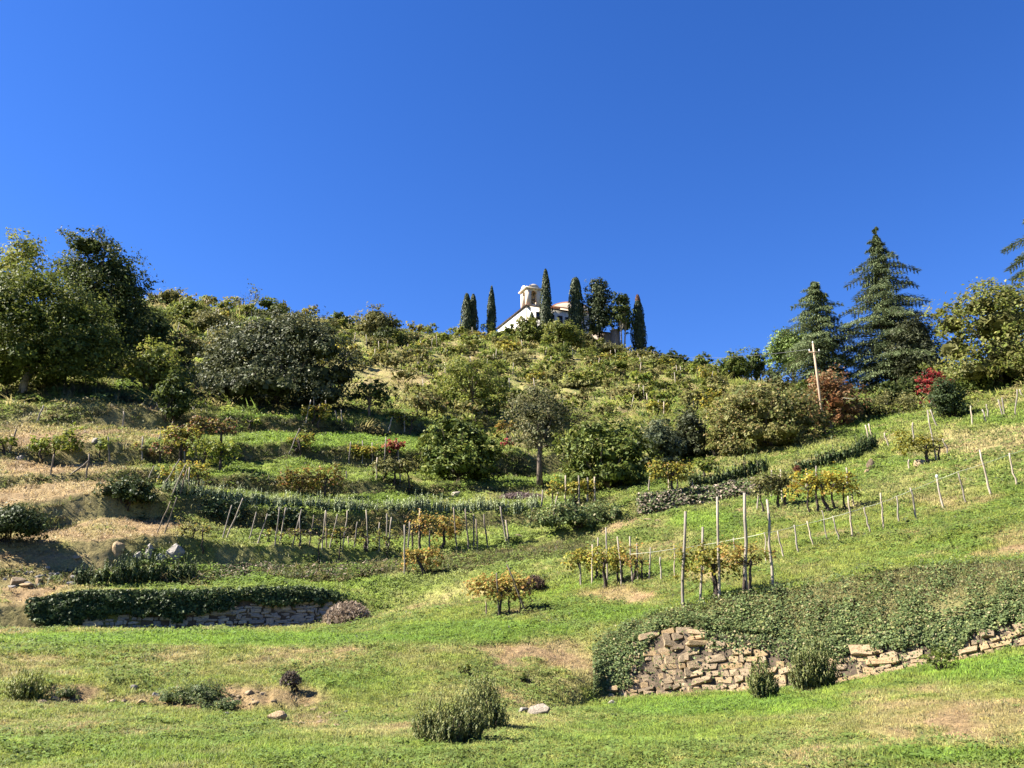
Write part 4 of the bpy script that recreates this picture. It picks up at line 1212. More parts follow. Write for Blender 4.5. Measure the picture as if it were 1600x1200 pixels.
bare_tree('thin_bush', 'thin greyish bush with bare stems below the cedars', 1413, 690, 612, 80, 60, 9, OLV, 1500, 'pale_bark')
shrub('clipped_bush', 'clipped dark green round bush at the top of the right slope', 'bush', 1481, 656, 588, 58, P_(((.04, .062, .02), 5), ((.07, .10, .035), 3)), d=None, seed=41, nb=3, lp=3.4, dens=4.4,
      blobs=[(0, .5, .44, .42), (-.1, .58, .36, .36), (.1, .42, .38, .36), (0, .25, .42, .25)])
shrub('maple_bush', 'bright red leaved shrub behind the clipped round bush', 'bush', 1462, 648, 580, 48, RED, d=58, seed=42, nb=4, lp=3.4, ncore=0, dens=2.0)
UN = [(1395, 672, 600, 60, 62, DK, 'dark understory bush below the tallest cedar'), (1438, 655, 590, 60, 66, DK, 'dark understory bush below the dark oak'), (1530, 645, 578, 80, 63, MID, 'green understory bush right of the clipped round bush'),
      (1585, 635, 560, 80, 64, DK, 'dark understory bush at the right frame edge'), (1500, 640, 570, 50, 68, DK, 'dark understory bush behind the red shrub'), (1325, 690, 640, 60, 66, DK, 'dark understory bush between rust brown tree and cedar'),
      (1255, 640, 596, 60, 84, MID, 'green understory bush under the shorter cedar'), (1215, 630, 590, 50, 90, OLV, 'olive understory bush left of the utility pole'), (1165, 640, 600, 60, 84, OLV, 'olive understory bush behind the top of the chestnut'),
      (1135, 690, 640, 50, 66, CHEST, 'yellowish understory bush left of the chestnut'), (1150, 725, 690, 60, 56, CHEST, 'low yellowish bush at the left foot of the chestnut'), (1240, 720, 686, 60, 56, CHEST, 'low yellowish bush at the right foot of the chestnut'), (1370, 700, 655, 44, 60, MID, 'green bush left of the thin greyish bush'), (1275, 722, 690, 46, 57, OLV, 'low olive bush at the foot of the rust brown tree')]
for i, (px, ba, to, w, d, pal, lab) in enumerate(UN):
    shrub('bush', lab, 'bush', px, ba, to, w, pal, d=d, seed=700 + i, nb=5, lp=4.0, dens=3.2, per=16)
tree('linden_tree', 'large yellow green tree at the right edge', 'tree', 1560, 640, 440, 220, CHEST[:1] + LT, d=63, trunk=.06, tr=5, nb=10, lp=5.0, dens=3.6, skirt=0.15, seed=43, ncore=.4,
     blobs=[(.1, .86, .2, .13), (-.12, .76, .2, .16), (-.32, .62, .16, .18), (.2, .7, .26, .2), (0, .58, .36, .24), (-.28, .4, .2, .2), (.05, .34, .36, .22), (.32, .4, .2, .24), (-.1, .2, .3, .14)])
tree('oak_tree', 'dark oak between the tall cedar and the yellow green tree', 'tree', 1440, 640, 498, 90, OAK, d=84, trunk=.05, nb=7, lp=4.0, dens=3.6, skirt=0.15, seed=44, ncore=.5)
cedar('tall pointed cedar highest on the right skyline', 1368, 640, 362, 168, 88, 1, 34, prof=[(0, .95), (.12, 1.05), (.3, 1.0), (.43, .85), (.52, .62), (.6, .55), (.75, .46), (.82, .28), (.89, .17), (.94, .06), (1, .012)])
cedar('shorter broad cedar with drooping top left of the tallest', 1272, 630, 443, 124, 90, 2, 26, prof=[(0, .9), (.15, 1), (.4, .92), (.6, .75), (.8, .5), (.93, .26), (1, .06)])
cedar('dark cedar at the right edge showing only branch tips', 1634, 660, 225, 236, 74, 3, 26, lp=3.6)
shrub('stone_pine', 'light green round stone pine crown left of the cedars', 'tree', 1240, 618, 508, 86, PINE, d=96, seed=45, nb=6, lp=3.2, dens=4, trunk=.25, ncore=.6, mat='needle',
      blobs=[(-.08, .8, .34, .16), (.1, .72, .36, .2), (-.22, .62, .24, .2), (0, .5, .36, .22)])

# ------------------------------------------------------------------ utility pole
def pole():
    P = stand(1287, 660, 58)
    T = at_depth(1270, 537, P[1]) - P
    root = thing('utility_pole', 'slightly leaning wooden utility pole in front of the cedars', 'pole', tuple(P))
    link('post', Acc().tube([(0, 0, -.5), T * .5, T], [.095, .085, .07], 9).mesh('post', M['pole_wood'], True), root)
    A = Acc()
    c = T * .90
    A.box((c[0] - .42, c[1] - .13, c[2] - .04), (c[0] + .42, c[1] - .085, c[2] + .04))
    arm = link('crossarm', A.mesh('crossarm', M['pole_wood']), root)
    for dx in (-.36, 0, .36):
        q = np.array((c[0] + dx, c[1] - .1, c[2] + .04)) if dx else T + np.array((0, 0, 0))
        prof = [(.02, 0), (.02, .04), (.045, .05), (.055, .1), (.03, .14), (.05, .16), (.01, .2)]
        link('insulator', Acc().tube([q + np.array((0, 0, z)) for r, z in prof], [r for r, z in prof], 8).mesh('insulator', M['ceramic'], True), root)
    ends = [np.array(at_depth(1000, 545, 150)), np.array(at_depth(-40, 508, 60)), np.array(at_depth(-40, 516, 60))]
    srcs = [P + c + np.array((-.36, -.1, .22)), np.array(at_depth(268, 534, 86)), np.array(at_depth(262, 527, 86))]
    for s_, e, lab in zip(srcs, ends, ['thin power line running left from the utility pole', 'lower thin cable crossing the light green tree at left', 'upper thin cable crossing the light green tree at left']):
        t = np.linspace(0, 1, 14)[:, None]
        pts = s_ + (e - s_) * t - np.array((0, 0, 1)) * (np.linalg.norm(e - s_) * .012 * 4 * t * (1 - t))
        tag(link('power_line', Acc().tube(pts - s_, .012, 4).mesh('power_line', M['wire'], True), None, tuple(s_)), lab, 'cable')
pole()

# ------------------------------------------------------------------ hedges, ivy mounds
hedge_row('rosemary_hedge', 'long silvery rosemary hedge curving along the middle terrace', [(255, 773), (300, 778), (350, 786), (400, 792), (470, 797), (540, 801), (620, 803), (700, 804), (780, 802), (850, 797)], 33, .8, ROSE_G, 1, .30, 26, 1.8)
hedge_row('rosemary_hedge', 'short dark green rosemary hedge below the grey boulders', [(118, 916), (160, 916), (210, 914), (260, 913), (300, 910)], 56, .8, ROSE_D, 2, .3, 24, 2.4)
hedge_row('rosemary_hedge', 'dark green hedge on top of the ivy covered right terrace wall', [(1085, 764), (1120, 760), (1160, 752), (1212, 742)], 42, .9, ROSE_D, 3, .4, 12, 2.8)
hedge_row('rosemary_hedge', 'dark green hedge climbing right below the rust brown tree', [(1252, 738), (1300, 728), (1340, 716), (1372, 702)], 42, .9, ROSE_D, 4, .4, 12, 2.8)
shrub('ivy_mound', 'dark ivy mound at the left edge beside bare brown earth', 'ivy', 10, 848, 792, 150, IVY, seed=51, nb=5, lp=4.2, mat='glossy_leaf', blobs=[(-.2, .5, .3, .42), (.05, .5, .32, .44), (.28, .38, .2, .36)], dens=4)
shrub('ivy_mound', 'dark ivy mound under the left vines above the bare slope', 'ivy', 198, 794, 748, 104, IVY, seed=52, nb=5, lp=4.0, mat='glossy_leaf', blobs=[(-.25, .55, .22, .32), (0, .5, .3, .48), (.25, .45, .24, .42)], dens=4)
shrub('ivy_mound', 'rounded ivy mound in the centre beside the narrow path', 'ivy', 902, 828, 785, 158, IVY_L, seed=53, nb=5, lp=3.8, mat='glossy_leaf', blobs=[(-.28, .36, .22, .38), (-.05, .5, .28, .5), (.2, .52, .26, .46), (.38, .5, .14, .36)], dens=4)
def rt_d(px, v): return np.clip(.35 + .9 * fbm(px * .04, v * 4, 5), 0, 1) * sstep(.0, .2, v)
ivy_sheet('ivy', 'brownish ivy and dead stems over the right terrace wall', 9, 10, 995, 1225, 5200, rt_d, IVY_L[:2] + DRY[:2], 63, 780, 3.6, (.05, .32), vmax=1.05)
stone_wall('low broken stone edge under the right terrace hedge', 9, [(1010, 1100, lambda p: (-.1, .3)), (1100, 1190, lambda p: (-.1, .35))], 'warm_stone', 25, .5, .17, 780, limit=60)
ivy_sheet('ivy', 'low ivy along the bank beside the short dark hedge', 7, 8, 300, 620, 4200, lambda px, v: np.clip(.2 + .9 * fbm(px * .03, v * 2, 15), 0, 1) * np.interp(px, [300, 420, 470, 620], [1, .9, .45, .8]), IVY + DRY[:1], 64, 895, 3.6, (.04, .22))
for (p0, p1, sd_) in ((315, 378, 65), (420, 480, 66)):
    ivy_sheet('ivy', 'small dark ivy patch on the bank %s the stake row' % ('at the left end of' if p0 < 400 else 'behind the middle of'), 10, 11, p0, p1, 650, lambda px, v: sstep(.15, .4, v) * np.clip(.2 + fbm(px * .1, v * 3, 5), 0, 1), IVY, sd_, 800, 4.2, (.04, .3))

# foreground rosemary and weeds
rosemary('rosemary_bush', 'large rosemary bush front left of a double clump in foreground', 700, 1158, 1078, 128, seed=1, nst=450, lp=3.0, clumps=[(-.18, 0, .62, .9, .45), (.2, .05, .64, 1.0, .45), (0, -.2, .5, .7, .2)])
rosemary('rosemary_bush', 'upright rosemary bush behind right of the foreground double clump', 750, 1140, 1048, 84, seed=2, nst=375, lp=3.0, clumps=[(0, 0, 1, 1, .8), (.2, -.25, .7, .7, .3)])
rosemary('rosemary_bush', 'tall rosemary bush against the pale stone wall', 1275, 1078, 988, 92, seed=3, nst=390, lp=3.0, clumps=[(.05, 0, .8, 1, .7), (-.2, -.05, .6, .75, .35)])
rosemary('rosemary_bush', 'small rosemary bush left of the tall one at the wall', 1193, 1092, 1028, 54, seed=4, nst=225, lp=2.8)
shrub('weed_plant', 'leafy green weed at the foot of the right stone wall', 'plant', 1470, 1050, 1012, 54, MID, seed=55, nb=4, lp=5, ncore=0, dens=2.2)
rosemary('grass_tussock', 'bright green grassy tussock at the lower left edge', 40, 1092, 1046, 70, LT, seed=56, nst=150, lp=2.6)
shrub('weed_plant', 'green weed clump left of the ruined pale wall', 'plant', 822, 1068, 1048, 22, MID, seed=57, nb=3, lp=4.6, ncore=0, dens=2.2)
shrub('weed_plant', 'dark green weed clump above the upright foreground rosemary', 'plant', 726, 1056, 1040, 34, MID, seed=58, nb=4, lp=4, ncore=0, dens=1.8)
shrub('ivy_mound', 'low ivy patch over stones on the foreground bank', 'ivy', 300, 1094, 1056, 112, IVY_L, seed=59, nb=4, lp=3.2, dens=3.0, mat='leaf', wy=1.6, blobs=[(-.3, .12, .2, .3), (-.1, .25, .24, .36), (.12, .4, .28, .4), (.34, .3, .18, .34), (.2, .12, .3, .24)])
shrub('ivy_mound', 'smaller ivy patch beside loose stones at the left foreground', 'ivy', 100, 1090, 1068, 60, IVY_L, seed=60, nb=3, lp=3.0, dens=2.6, mat='leaf', wy=1.6, blobs=[(-.2, .15, .3, .3), (.15, .35, .3, .4)])
shrub('ivy_mound', 'little ivy patch among stones below the foreground bank', 'ivy', 340, 1108, 1090, 76, IVY_L, seed=61, nb=3, lp=3.0, dens=2.6, mat='leaf', wy=1.4, blobs=[(-.2, .2, .3, .4), (.2, .3, .3, .5)])

def brush(name, label, px, base, top, w, pal=DRY, seed=0, n=420, d=None, cat='brush pile', dark=False):
    rng = rng_of(seed + 3)
    P = stand(px, base, d)
    H, W, mpp = dims(P, px, top, w)
    A = Acc()
    core(A, [(np.array((0, .2 * W, 0)), np.array((W * .46, W * .4, H * .85)))], pal[-1][0], .9)
    a = rng.uniform(0, 6.283, n); q = np.sqrt(rng.random(n))
    c = np.stack([np.cos(a) * q * W * .48, np.sin(a) * q * W * .4 + .2 * W, H * .82 * np.sqrt(np.clip(1 - q ** 2, 0, 1)) * rng.uniform(.7, 1.1, n)], 1)
    N = rand_dirs(rng, n) + np.array((0, 0, .8))
    leaves(A, c, N, mpp * rng.uniform(5, 14, n), pick(pal, n, rng, .3), rng, .14, fold=.02)
    leaves(A, c * .98, N, mpp * rng.uniform(3, 5, n), pick(pal, n, rng, .3), rng, .6)
    return tag(link(name, A.mesh(name, M['leaf']), None, tuple(P)), label, cat)
brush('brush_pile', 'heap of grey cut twigs at the right end of the left wall', 540, 978, 934, 84, seed=1, n=900)
brush('brush_pile', 'brown leaf heap behind the small orange vine', 834, 925, 895, 44, P_(((.10, .065, .045), 3), ((.15, .10, .07), 3), ((.06, .04, .03), 2)), 2, 380)
brush('brush_pile', 'mauve heap of pruned canes behind the silvery hedge', 815, 782, 766, 90, P_(((.20, .15, .14), 4), ((.28, .22, .20), 3), ((.12, .09, .085), 2)), 3, 600)
brush('dead_plant', 'withered dark brown plant clump on the foreground bank', 452, 1072, 1044, 36, P_(((.10, .08, .06), 3), ((.18, .145, .11), 2), ((.055, .042, .032), 2)), 4, 260, cat='plant')
brush('dead_plant', 'small rust coloured dry bush on the right terrace', 1248, 742, 724, 14, P_(((.16, .06, .035), 3), ((.10, .05, .03), 2)), 5, 120, cat='plant')

# ------------------------------------------------------------------ loose rocks
RK = [
 ('tall grey boulder in the left group above the short dark hedge', 231, 868, 20, 26, 'rock'), ('large round grey boulder at the right of the boulder group', 272, 872, 32, 36, 'rock'),
 ('low boulder between the two big grey boulders', 249, 873, 22, 16, 'rock'), ('small pale boulder at the left of the grey boulder group', 214, 871, 18, 14, 'rock'),
 ('pale jagged rock in the bank left of the grey boulders', 182, 866, 24, 26, 'warm_stone'), ('small brown rock lying on the bare slope', 116, 872, 18, 6, 'warm_stone'),
 ('pointed pale rock at the far left below the bare bank', 22, 914, 28, 18, 'warm_stone'), ('upright pale rock beside the pointed left rock', 58, 914, 14, 18, 'warm_stone'), ('flat pale rock below the pointed left rock', 42, 917, 30, 7, 'warm_stone'),
 ('pale rock set in the bank above the pointed left rock', 88, 900, 16, 9, 'rock'), ('rounded rock in the bank near the left end of the dark hedge', 40, 898, 14, 8, 'rock'),
 ('tilted slab at the foot of the left ivy patch in foreground', 84, 1096, 18, 12, 'warm_stone'), ('flat slab beside the tilted slab at the left foreground', 62, 1099, 22, 5, 'warm_stone'),
 ('grey stone under the edge of the foreground ivy patch', 242, 1088, 16, 8, 'rock'), ('tan stone in the row below the foreground bank', 172, 1100, 20, 9, 'warm_stone'), ('small tan stone next to the row of bank stones', 192, 1100, 11, 9, 'warm_stone'),
 ('pale stone at the right of the bank stone row', 217, 1101, 18, 9, 'warm_stone'), ('flat stone in front of the bank stone row', 200, 1108, 14, 7, 'warm_stone'), ('light stone half sunk under the little ivy patch', 264, 1096, 16, 9, 'warm_stone'),
 ('tan slab right of the foreground ivy patch', 366, 1100, 24, 11, 'warm_stone'), ('pale stone above the tan slab on the foreground bank', 388, 1086, 15, 10, 'warm_stone'), ('pinkish stone under the withered plant clump', 400, 1100, 14, 9, 'warm_stone'),
 ('largest pale stone in the grass below the withered plant', 430, 1126, 32, 17, 'warm_stone'), ('small white stone lying in the lower left grass', 354, 1117, 10, 6, 'rock'), ('flat pale stone right of the largest grass stone', 470, 1133, 17, 6, 'warm_stone'),
 ('small stone to the right of the largest grass stone', 498, 1131, 11, 6, 'warm_stone'), ('pale flat stone between rosemary and grass stones', 524, 1135, 14, 5, 'warm_stone'), ('small pale stone on the bank left of the rosemary', 541, 1114, 10, 6, 'rock'),
 ('blocky brown stone right of the foreground rosemary', 846, 1118, 46, 20, 'grey_stone'), ('second blocky stone behind the brown block', 818, 1114, 26, 14, 'grey_stone'), ('small dark stone at the left foot of the ruined wall', 957, 1101, 18, 10, 'grey_stone'),
 ('grey dark rock above the foreground ivy patch', 207, 1076, 13, 9, 'grey_stone'), ('tall pale rock beside the hedge on the upper right slope', 1362, 734, 16, 22, 'warm_stone'), ('second pale rock below the tall one on the right slope', 1356, 741, 14, 12, 'warm_stone'),
 ('pale rock under the yellow vine high on the right slope', 1440, 728, 20, 18, 'warm_stone'), ('small pale rock right of the high yellow vine', 1454, 724, 12, 9, 'warm_stone'), ('flat pale rock below the central ivy mound', 812, 840, 20, 9, 'warm_stone'),
 ('dark rock in the bank above the silvery hedge', 712, 776, 18, 14, 'grey_stone'), ('pale stone at the end of the narrow central path', 1012, 814, 16, 6, 'warm_stone'), ('flat stone beside the path end below right terrace', 1028, 815, 10, 5, 'warm_stone'),
 ('grey stone in the shaded left vineyard', 148, 692, 16, 12, 'grey_stone'), ('small dark rock on the left slope edge', 30, 718, 14, 9, 'grey_stone'),
]
for i, (lab, px, ba, w, h, mt) in enumerate(RK):
    rock(lab, px, ba, w, h, i, mt)
rg = rng_of(77)
for i in range(26):
    px = rg.uniform(330, 540); ba = 1082 + (px - 330) * .2 + rg.normal() * 12
    rock('small tan stone chip in the bare patch of the foreground bank', px, ba, rg.uniform(5, 12), rg.uniform(3, 6), 200 + i, 'warm_stone', group='stone chips on the foreground bank', name='stone_chip')
for i in range(22):
    px = rg.uniform(0, 110); ba = 905 + rg.normal() * 9
    rock('grey stone chip in the bank by the far left rocks', px, ba, rg.uniform(6, 14), rg.uniform(4, 8), 260 + i, 'rock', group='stone chips by the far left rocks', name='stone_chip')

# ------------------------------------------------------------------ vines of the near and middle terraces
vine('orange and yellow bushy vine alone in the centre meadow', 782, 963, 895, 98, VORANGE, 1, ((-.05, 1), (.12, .7), (.34, .5)), lp=4.2)
vine('yellow vine at the left of the central vine row', 912, 914, 853, 54, VINE, 2, ((-.1, .8), (.3, 1)), lp=4.0)
vine('green and yellow vine in the middle of the central vine row', 952, 917, 850, 56, VINE, 3, ((-.1, 1.4), (.25, .9), (.33, .9)), lp=4.0)
vine('sparse orange vine at the right of the central vine row', 992, 913, 856, 40, VORANGE, 4, ((-.1, 1.2), (.3, .8)), lp=3.8, dens=1.4)
vine('large yellow green vine between the tall right posts', 1110, 938, 845, 104, VINE, 5, ((.12, 2.2),), lp=4.6, dens=2.3, low=.2)
vine('sparse orange vine with twin dark stocks at the tallest post', 1172, 928, 846, 92, VORANGE, 6, ((-.1, 1.5), (-.02, 1.3)), lp=4.2, dens=1.25, blobs=[(-.3, .78, .2, .2), (0, .8, .22, .14), (.3, .72, .24, .1), (.15, .6, .14, .12), (-.2, .6, .15, .12)])
vine('bright yellow vine on the right slope above the cord fence', 1292, 803, 734, 104, P_(((.28, .235, .03), 5), ((.20, .19, .03), 3), ((.28, .17, .04), 1)), 7, ((-.12, 1.1), (.02, 1.5), (.14, 1.0), (.3, .8), (-.3, .7)), lp=4.0, dens=2.6)
vine('dull green vine left of the bright yellow vine', 1212, 797, 736, 66, OLV, 8, ((.1, 1.2), (.3, 1.1), (-.35, .7)), lp=3.8)
vine('yellow vine leaning over rocks high on the right slope', 1440, 728, 678, 82, P_(((.24, .215, .03), 5), ((.15, .16, .03), 3)), 9, ((.1, 1.4), (.35, .8)), lp=3.8, dens=2.6)
vine('orange green vine bush at the left end of the right terrace wall', 1050, 772, 718, 72, VINE, 10, ((-.05, .9), (.1, .8)), lp=4.0)
vine('green bush vine behind the right terrace hedge', 1105, 752, 716, 40, VGREEN, 11, lp=4.2)
vine('yellow vine row below the right fig tree', 896, 788, 750, 86, VINE, 12, ((-.3, .8), (0, .8), (.3, .8)), lp=3.6)
vine('yellow brown vine at the right end of the stake row', 680, 858, 800, 92, VORANGE, 13, ((-.2, 1), (.1, 1.2), (-.38, .8)), lp=3.6, dens=1.7, low=.1)
vine('small orange vine on the bank below the stake row', 657, 900, 855, 62, VORANGE, 14, ((0, 1.5),), lp=3.8, low=.1)
vine('dense yellow and brown vine behind the silvery hedge', 485, 774, 728, 112, P_(((.18, .16, .03), 4), ((.12, .12, .025), 4), ((.19, .10, .035), 2)), 15, ((-.2, 1), (.2, 1)), lp=3.8, dens=3.0, low=.0)
vine('yellow green vine among tall leaning stakes at left', 285, 768, 724, 76, VINE, 16, ((0, 1), (.3, .8)), lp=3.6)
vine('leafy yellow vine hanging over the left terrace edge', 72, 724, 682, 62, VGREEN, 17, ((-.1, .8), (.2, .8)), lp=4.2)
vine('tall upright yellow vine on a stake at left', 110, 722, 667, 32, VGREEN, 18, ((0, .8),), lp=4.2, low=.1)
vine('small yellow vine shoot beside a stake at left', 157, 716, 682, 18, VGREEN, 19, ((0, .6),), lp=4.0)
vine('red leaved vine at the left of the shaded left row', 235, 724, 692, 62, VRED, 20, ((-.1, 1), (.3, 1)), lp=3.8, dens=1.9)
vine('orange and green vine on a leaning stake in the left row', 280, 722, 668, 60, VINE[:3] + VRED[:1], 21, ((0, 1.2),), lp=4.0)
vine('dark green vine at the right of the left row', 332, 736, 688, 86, VGREEN, 22, ((-.2, 1.2), (.15, 1.2)), lp=4.2, low=.2)
vine('red brown vine row below the dark left shrub', 331, 692, 654, 72, VRED, 23, ((-.2, 1), (.2, 1)), lp=3.8, low=.15)
vine('yellow vine below the large oak with leaning stakes', 492, 664, 630, 50, VINE, 24, ((-.1, 1), (.2, .8)), lp=3.8)
vine('yellow vine on the terrace below the plum tree', 630, 673, 644, 54, VINE, 25, ((-.2, .7), (.2, .7)), lp=3.6)
vine('yellow green vine on a crossed stake in the middle left', 467, 709, 676, 54, VINE, 26, ((-.1, 1), (.1, .8)), lp=3.8)
vine('yellow vine at the left of the mid terrace cluster', 568, 724, 694, 54, VINE, 27, ((-.1, .8),), lp=3.6)
vine('red leaved vine top in the mid terrace cluster', 616, 716, 688, 36, P_(((.30, .075, .05), 4), ((.24, .12, .05), 2)), 28, ((0, .8),), lp=3.4)
vine('olive vine with thin stocks below the red leaved vine', 615, 757, 718, 74, OLV, 29, ((-.2, 1), (.05, 1), (.3, .8)), lp=3.6)
vine('orange vine behind the dense dark fig tree', 790, 690, 660, 34, VORANGE, 30, lp=3.6)
vine('crimson low vine behind the dense dark fig tree', 797, 704, 684, 26, P_(((.26, .05, .045), 4), ((.2, .09, .05), 2)), 31, lp=3.4)
vine('low vine stems with brown leaf left in the stake row', 300, 846, 814, 62, VRED[1:] + VINE[:1], 32, ((-.3, .6), (0, .6), (.3, .6)), lp=3.2, dens=1.3, low=0)
vine('sparse yellow vine among the leaning stakes', 470, 854, 822, 150, VINE + DRY[:1], 33, ((-.4, .6), (-.2, .6), (0, .6), (.2, .6), (.4, .6)), lp=3.0, dens=.8, low=0)
vine('sparse olive vine right of the middle stakes', 585, 860, 826, 80, OLV + VINE[:1], 34, ((-.12, 1.6), (.3, .6)), lp=3.0, dens=1.0, low=0)
vine('yellow low vine below the rust brown tree', 1315, 712, 682, 80, VINE, 35, ((-.2, .8), (.2, .8)), d=55, lp=3.8)
vine('tiny yellow vine shoot in the upper left shadow', 392, 672, 652, 30, VGREEN, 36, lp=3.6)
vine('small yellow green vine at the left frame edge', 6, 708, 682, 40, VGREEN, 37, lp=3.8)

# ------------------------------------------------------------------ stakes
g = 'leaning stakes below the silvery hedge'
for s in [(347,843,362,789),(353,843,379,778),(388,847,401,800),(403,849,416,802),(430,850,435,792),(437,850,447,793),(457,852,470,795),(470,852,468,806),(483,854,491,805),(503,856,509,797),(510,856,510,800),(515,856,527,803),(535,858,542,797),(545,856,544,838),(554,858,558,815),(575,860,573,797),(592,860,593,816),(604,858,604,802),(607,860,612,808)]:
    stake(*s, 'thin weathered stake in the leaning row below the silvery hedge', g, 1.1, 'dark_stake' if s[0] % 3 == 0 else 'stake_wood')
for s in [(245,834,267,783),(257,834,276,777)]:
    stake(*s, 'strongly leaning stake of the isolated pair at the left row end', 'isolated leaning stake pair',1.05, 'dark_stake')
for s in [(632,898,632,820),(637,862,640,815),(655,860,656,794),(671,858,672,806)]:
    stake(*s, 'stake standing in the yellow brown vine at the row end', 'stakes in the yellow brown vine', 1.4)
for s in [(714,857,709,793),(732,857,727,795),(740,856,740,803),(746,856,744,811),(762,856,756,803)]:
    stake(*s, 'bare grey stake right of the yellow brown vine', 'bare stakes right of the yellow brown vine', 1.3, 'dark_stake')
for s in [(793,855,782,792),(795,854,790,812)]:
    stake(*s, 'stake of the inclined pair ending the row near the ivy mound', 'inclined pair of stakes', 1.5)
for s in [(57,662,68,633),(192,667,194,643),(171,720,171,683),(98,700,102,678),(222,720,222,682)]:
    stake(*s, 'lone stake standing in the shaded left vineyard', 'stakes of the shaded left vineyard', 1.4)
for s in [(15,706,25,670),(79,742,85,710),(135,747,139,709),(110,743,138,720)]:
    stake(*s, 'stake on the edge of the sunny brown left terrace', 'stakes on the brown left terrace', 1.5, 'dark_stake')
for s in [(250,767,281,717),(230,753,241,728),(244,755,255,730),(294,772,297,730),(268,775,292,726),(281,772,291,732),(311,735,311,724),(288,728,288,705),(263,690,269,658),(285,690,286,669),(248,690,251,675),(327,705,327,697)]:
    stake(*s, 'slanting stake among the vines left of the silvery hedge', 'slanting stakes in the left vine row',1.05, 'dark_stake' if s[0] % 2 else 'stake_wood')
for s in [(478,660,485,624),(490,650,490,620),(500,652,500,632),(509,655,509,626),(534,660,533,640),(527,658,524,642),(452,708,467,668),(607,672,613,652),(632,674,632,650)]:
    stake(*s, 'grey stake near the yellow vines below the oak', 'stakes below the oak',1.05)
for s in [(545,725,548,690),(566,724,566,688),(582,723,582,692),(600,722,604,684),(623,722,622,690),(588,750,590,715),(625,755,624,720),(527,745,527,738),(542,748,541,736)]:
    stake(*s, 'stake in the mid terrace vine cluster left of the fig', 'mid terrace stakes',1.05)
for s in [(884,790,884,742),(905,792,904,743),(918,785,918,746),(845,795,848,765),(868,792,872,768),(930,785,929,745)]:
    stake(*s, 'pale stake in the yellow vine row below the right fig', 'stakes below the right fig', 1.4)
stake(1067,950,1071,799,'tall dark grey post leftmost of the tall right vine posts',None,2.5)
stake(1094,940,1099,823,'shorter pale post behind the large yellow green vine',None,2.0)
stake(1124,936,1119,777,'slightly leaning tall post in the large yellow green vine',None,2.3)
stake(1166,927,1159,772,'thickest and tallest pale post among the right vines',None,2.8)
stake(1208,922,1200,780,'pale leaning post rightmost of the tall right vine posts',None,2.3)
for s in [(934,905,934,840),(949,912,947,824),(971,915,965,838),(988,912,984,838),(997,908,995,848),(925,916,926,850),(908,917,906,880),(1014,908,1016,855),(1033,907,1032,870)]:
    stake(*s, 'thin post in the central yellow vine row', 'posts in the central vine row', 1.3)
for s in [(1183,800,1187,746),(1205,780,1205,735),(1222,785,1221,733),(1275,760,1275,728),(1260,768,1260,740),(1324,760,1324,730),(1334,790,1331,772)]:
    stake(*s, 'post standing by the yellow vines above the cord fence', 'posts by the yellow vines', 1.3)
for s in [(1463,722,1450,640),(1465,668,1453,640),(1427,690,1426,660),(1389,698,1382,676),(1485,715,1474,684),(1420,737,1420,718),(1360,700,1352,664),(1365,698,1357,662)]:
    stake(*s, 'leaning stake near the rocks high on the right slope', 'stakes high on the right slope', 1.4)
for s in [(1519,666,1517,634),(1541,660,1535,640),(1544,654,1540,632),(1568,653,1560,624),(1570,652,1566,621),(1587,651,1585,610),(1600,622,1594,608)]:
    stake(*s, 'pale stake under the yellow green tree at the right edge', 'stakes at the top of the right slope', 1.3)
for s in [(1014,770,1016,740),(1045,768,1044,725),(1058,766,1057,722),(1084,766,1081,752)]:
    stake(*s, 'stake in the vine bush on the right terrace wall', 'stakes on the right terrace wall', 1.3)
stake(780,965,776,895,'short dark stake at the left of the orange centre vine',None,1.2,'dark_stake')
stake(822,958,792,882,'slanting dark stake through the orange centre vine',None,1.2,'dark_stake')
stake(760,962,759,940,'stub of a dark stake under the orange centre vine',None,1.2,'dark_stake')

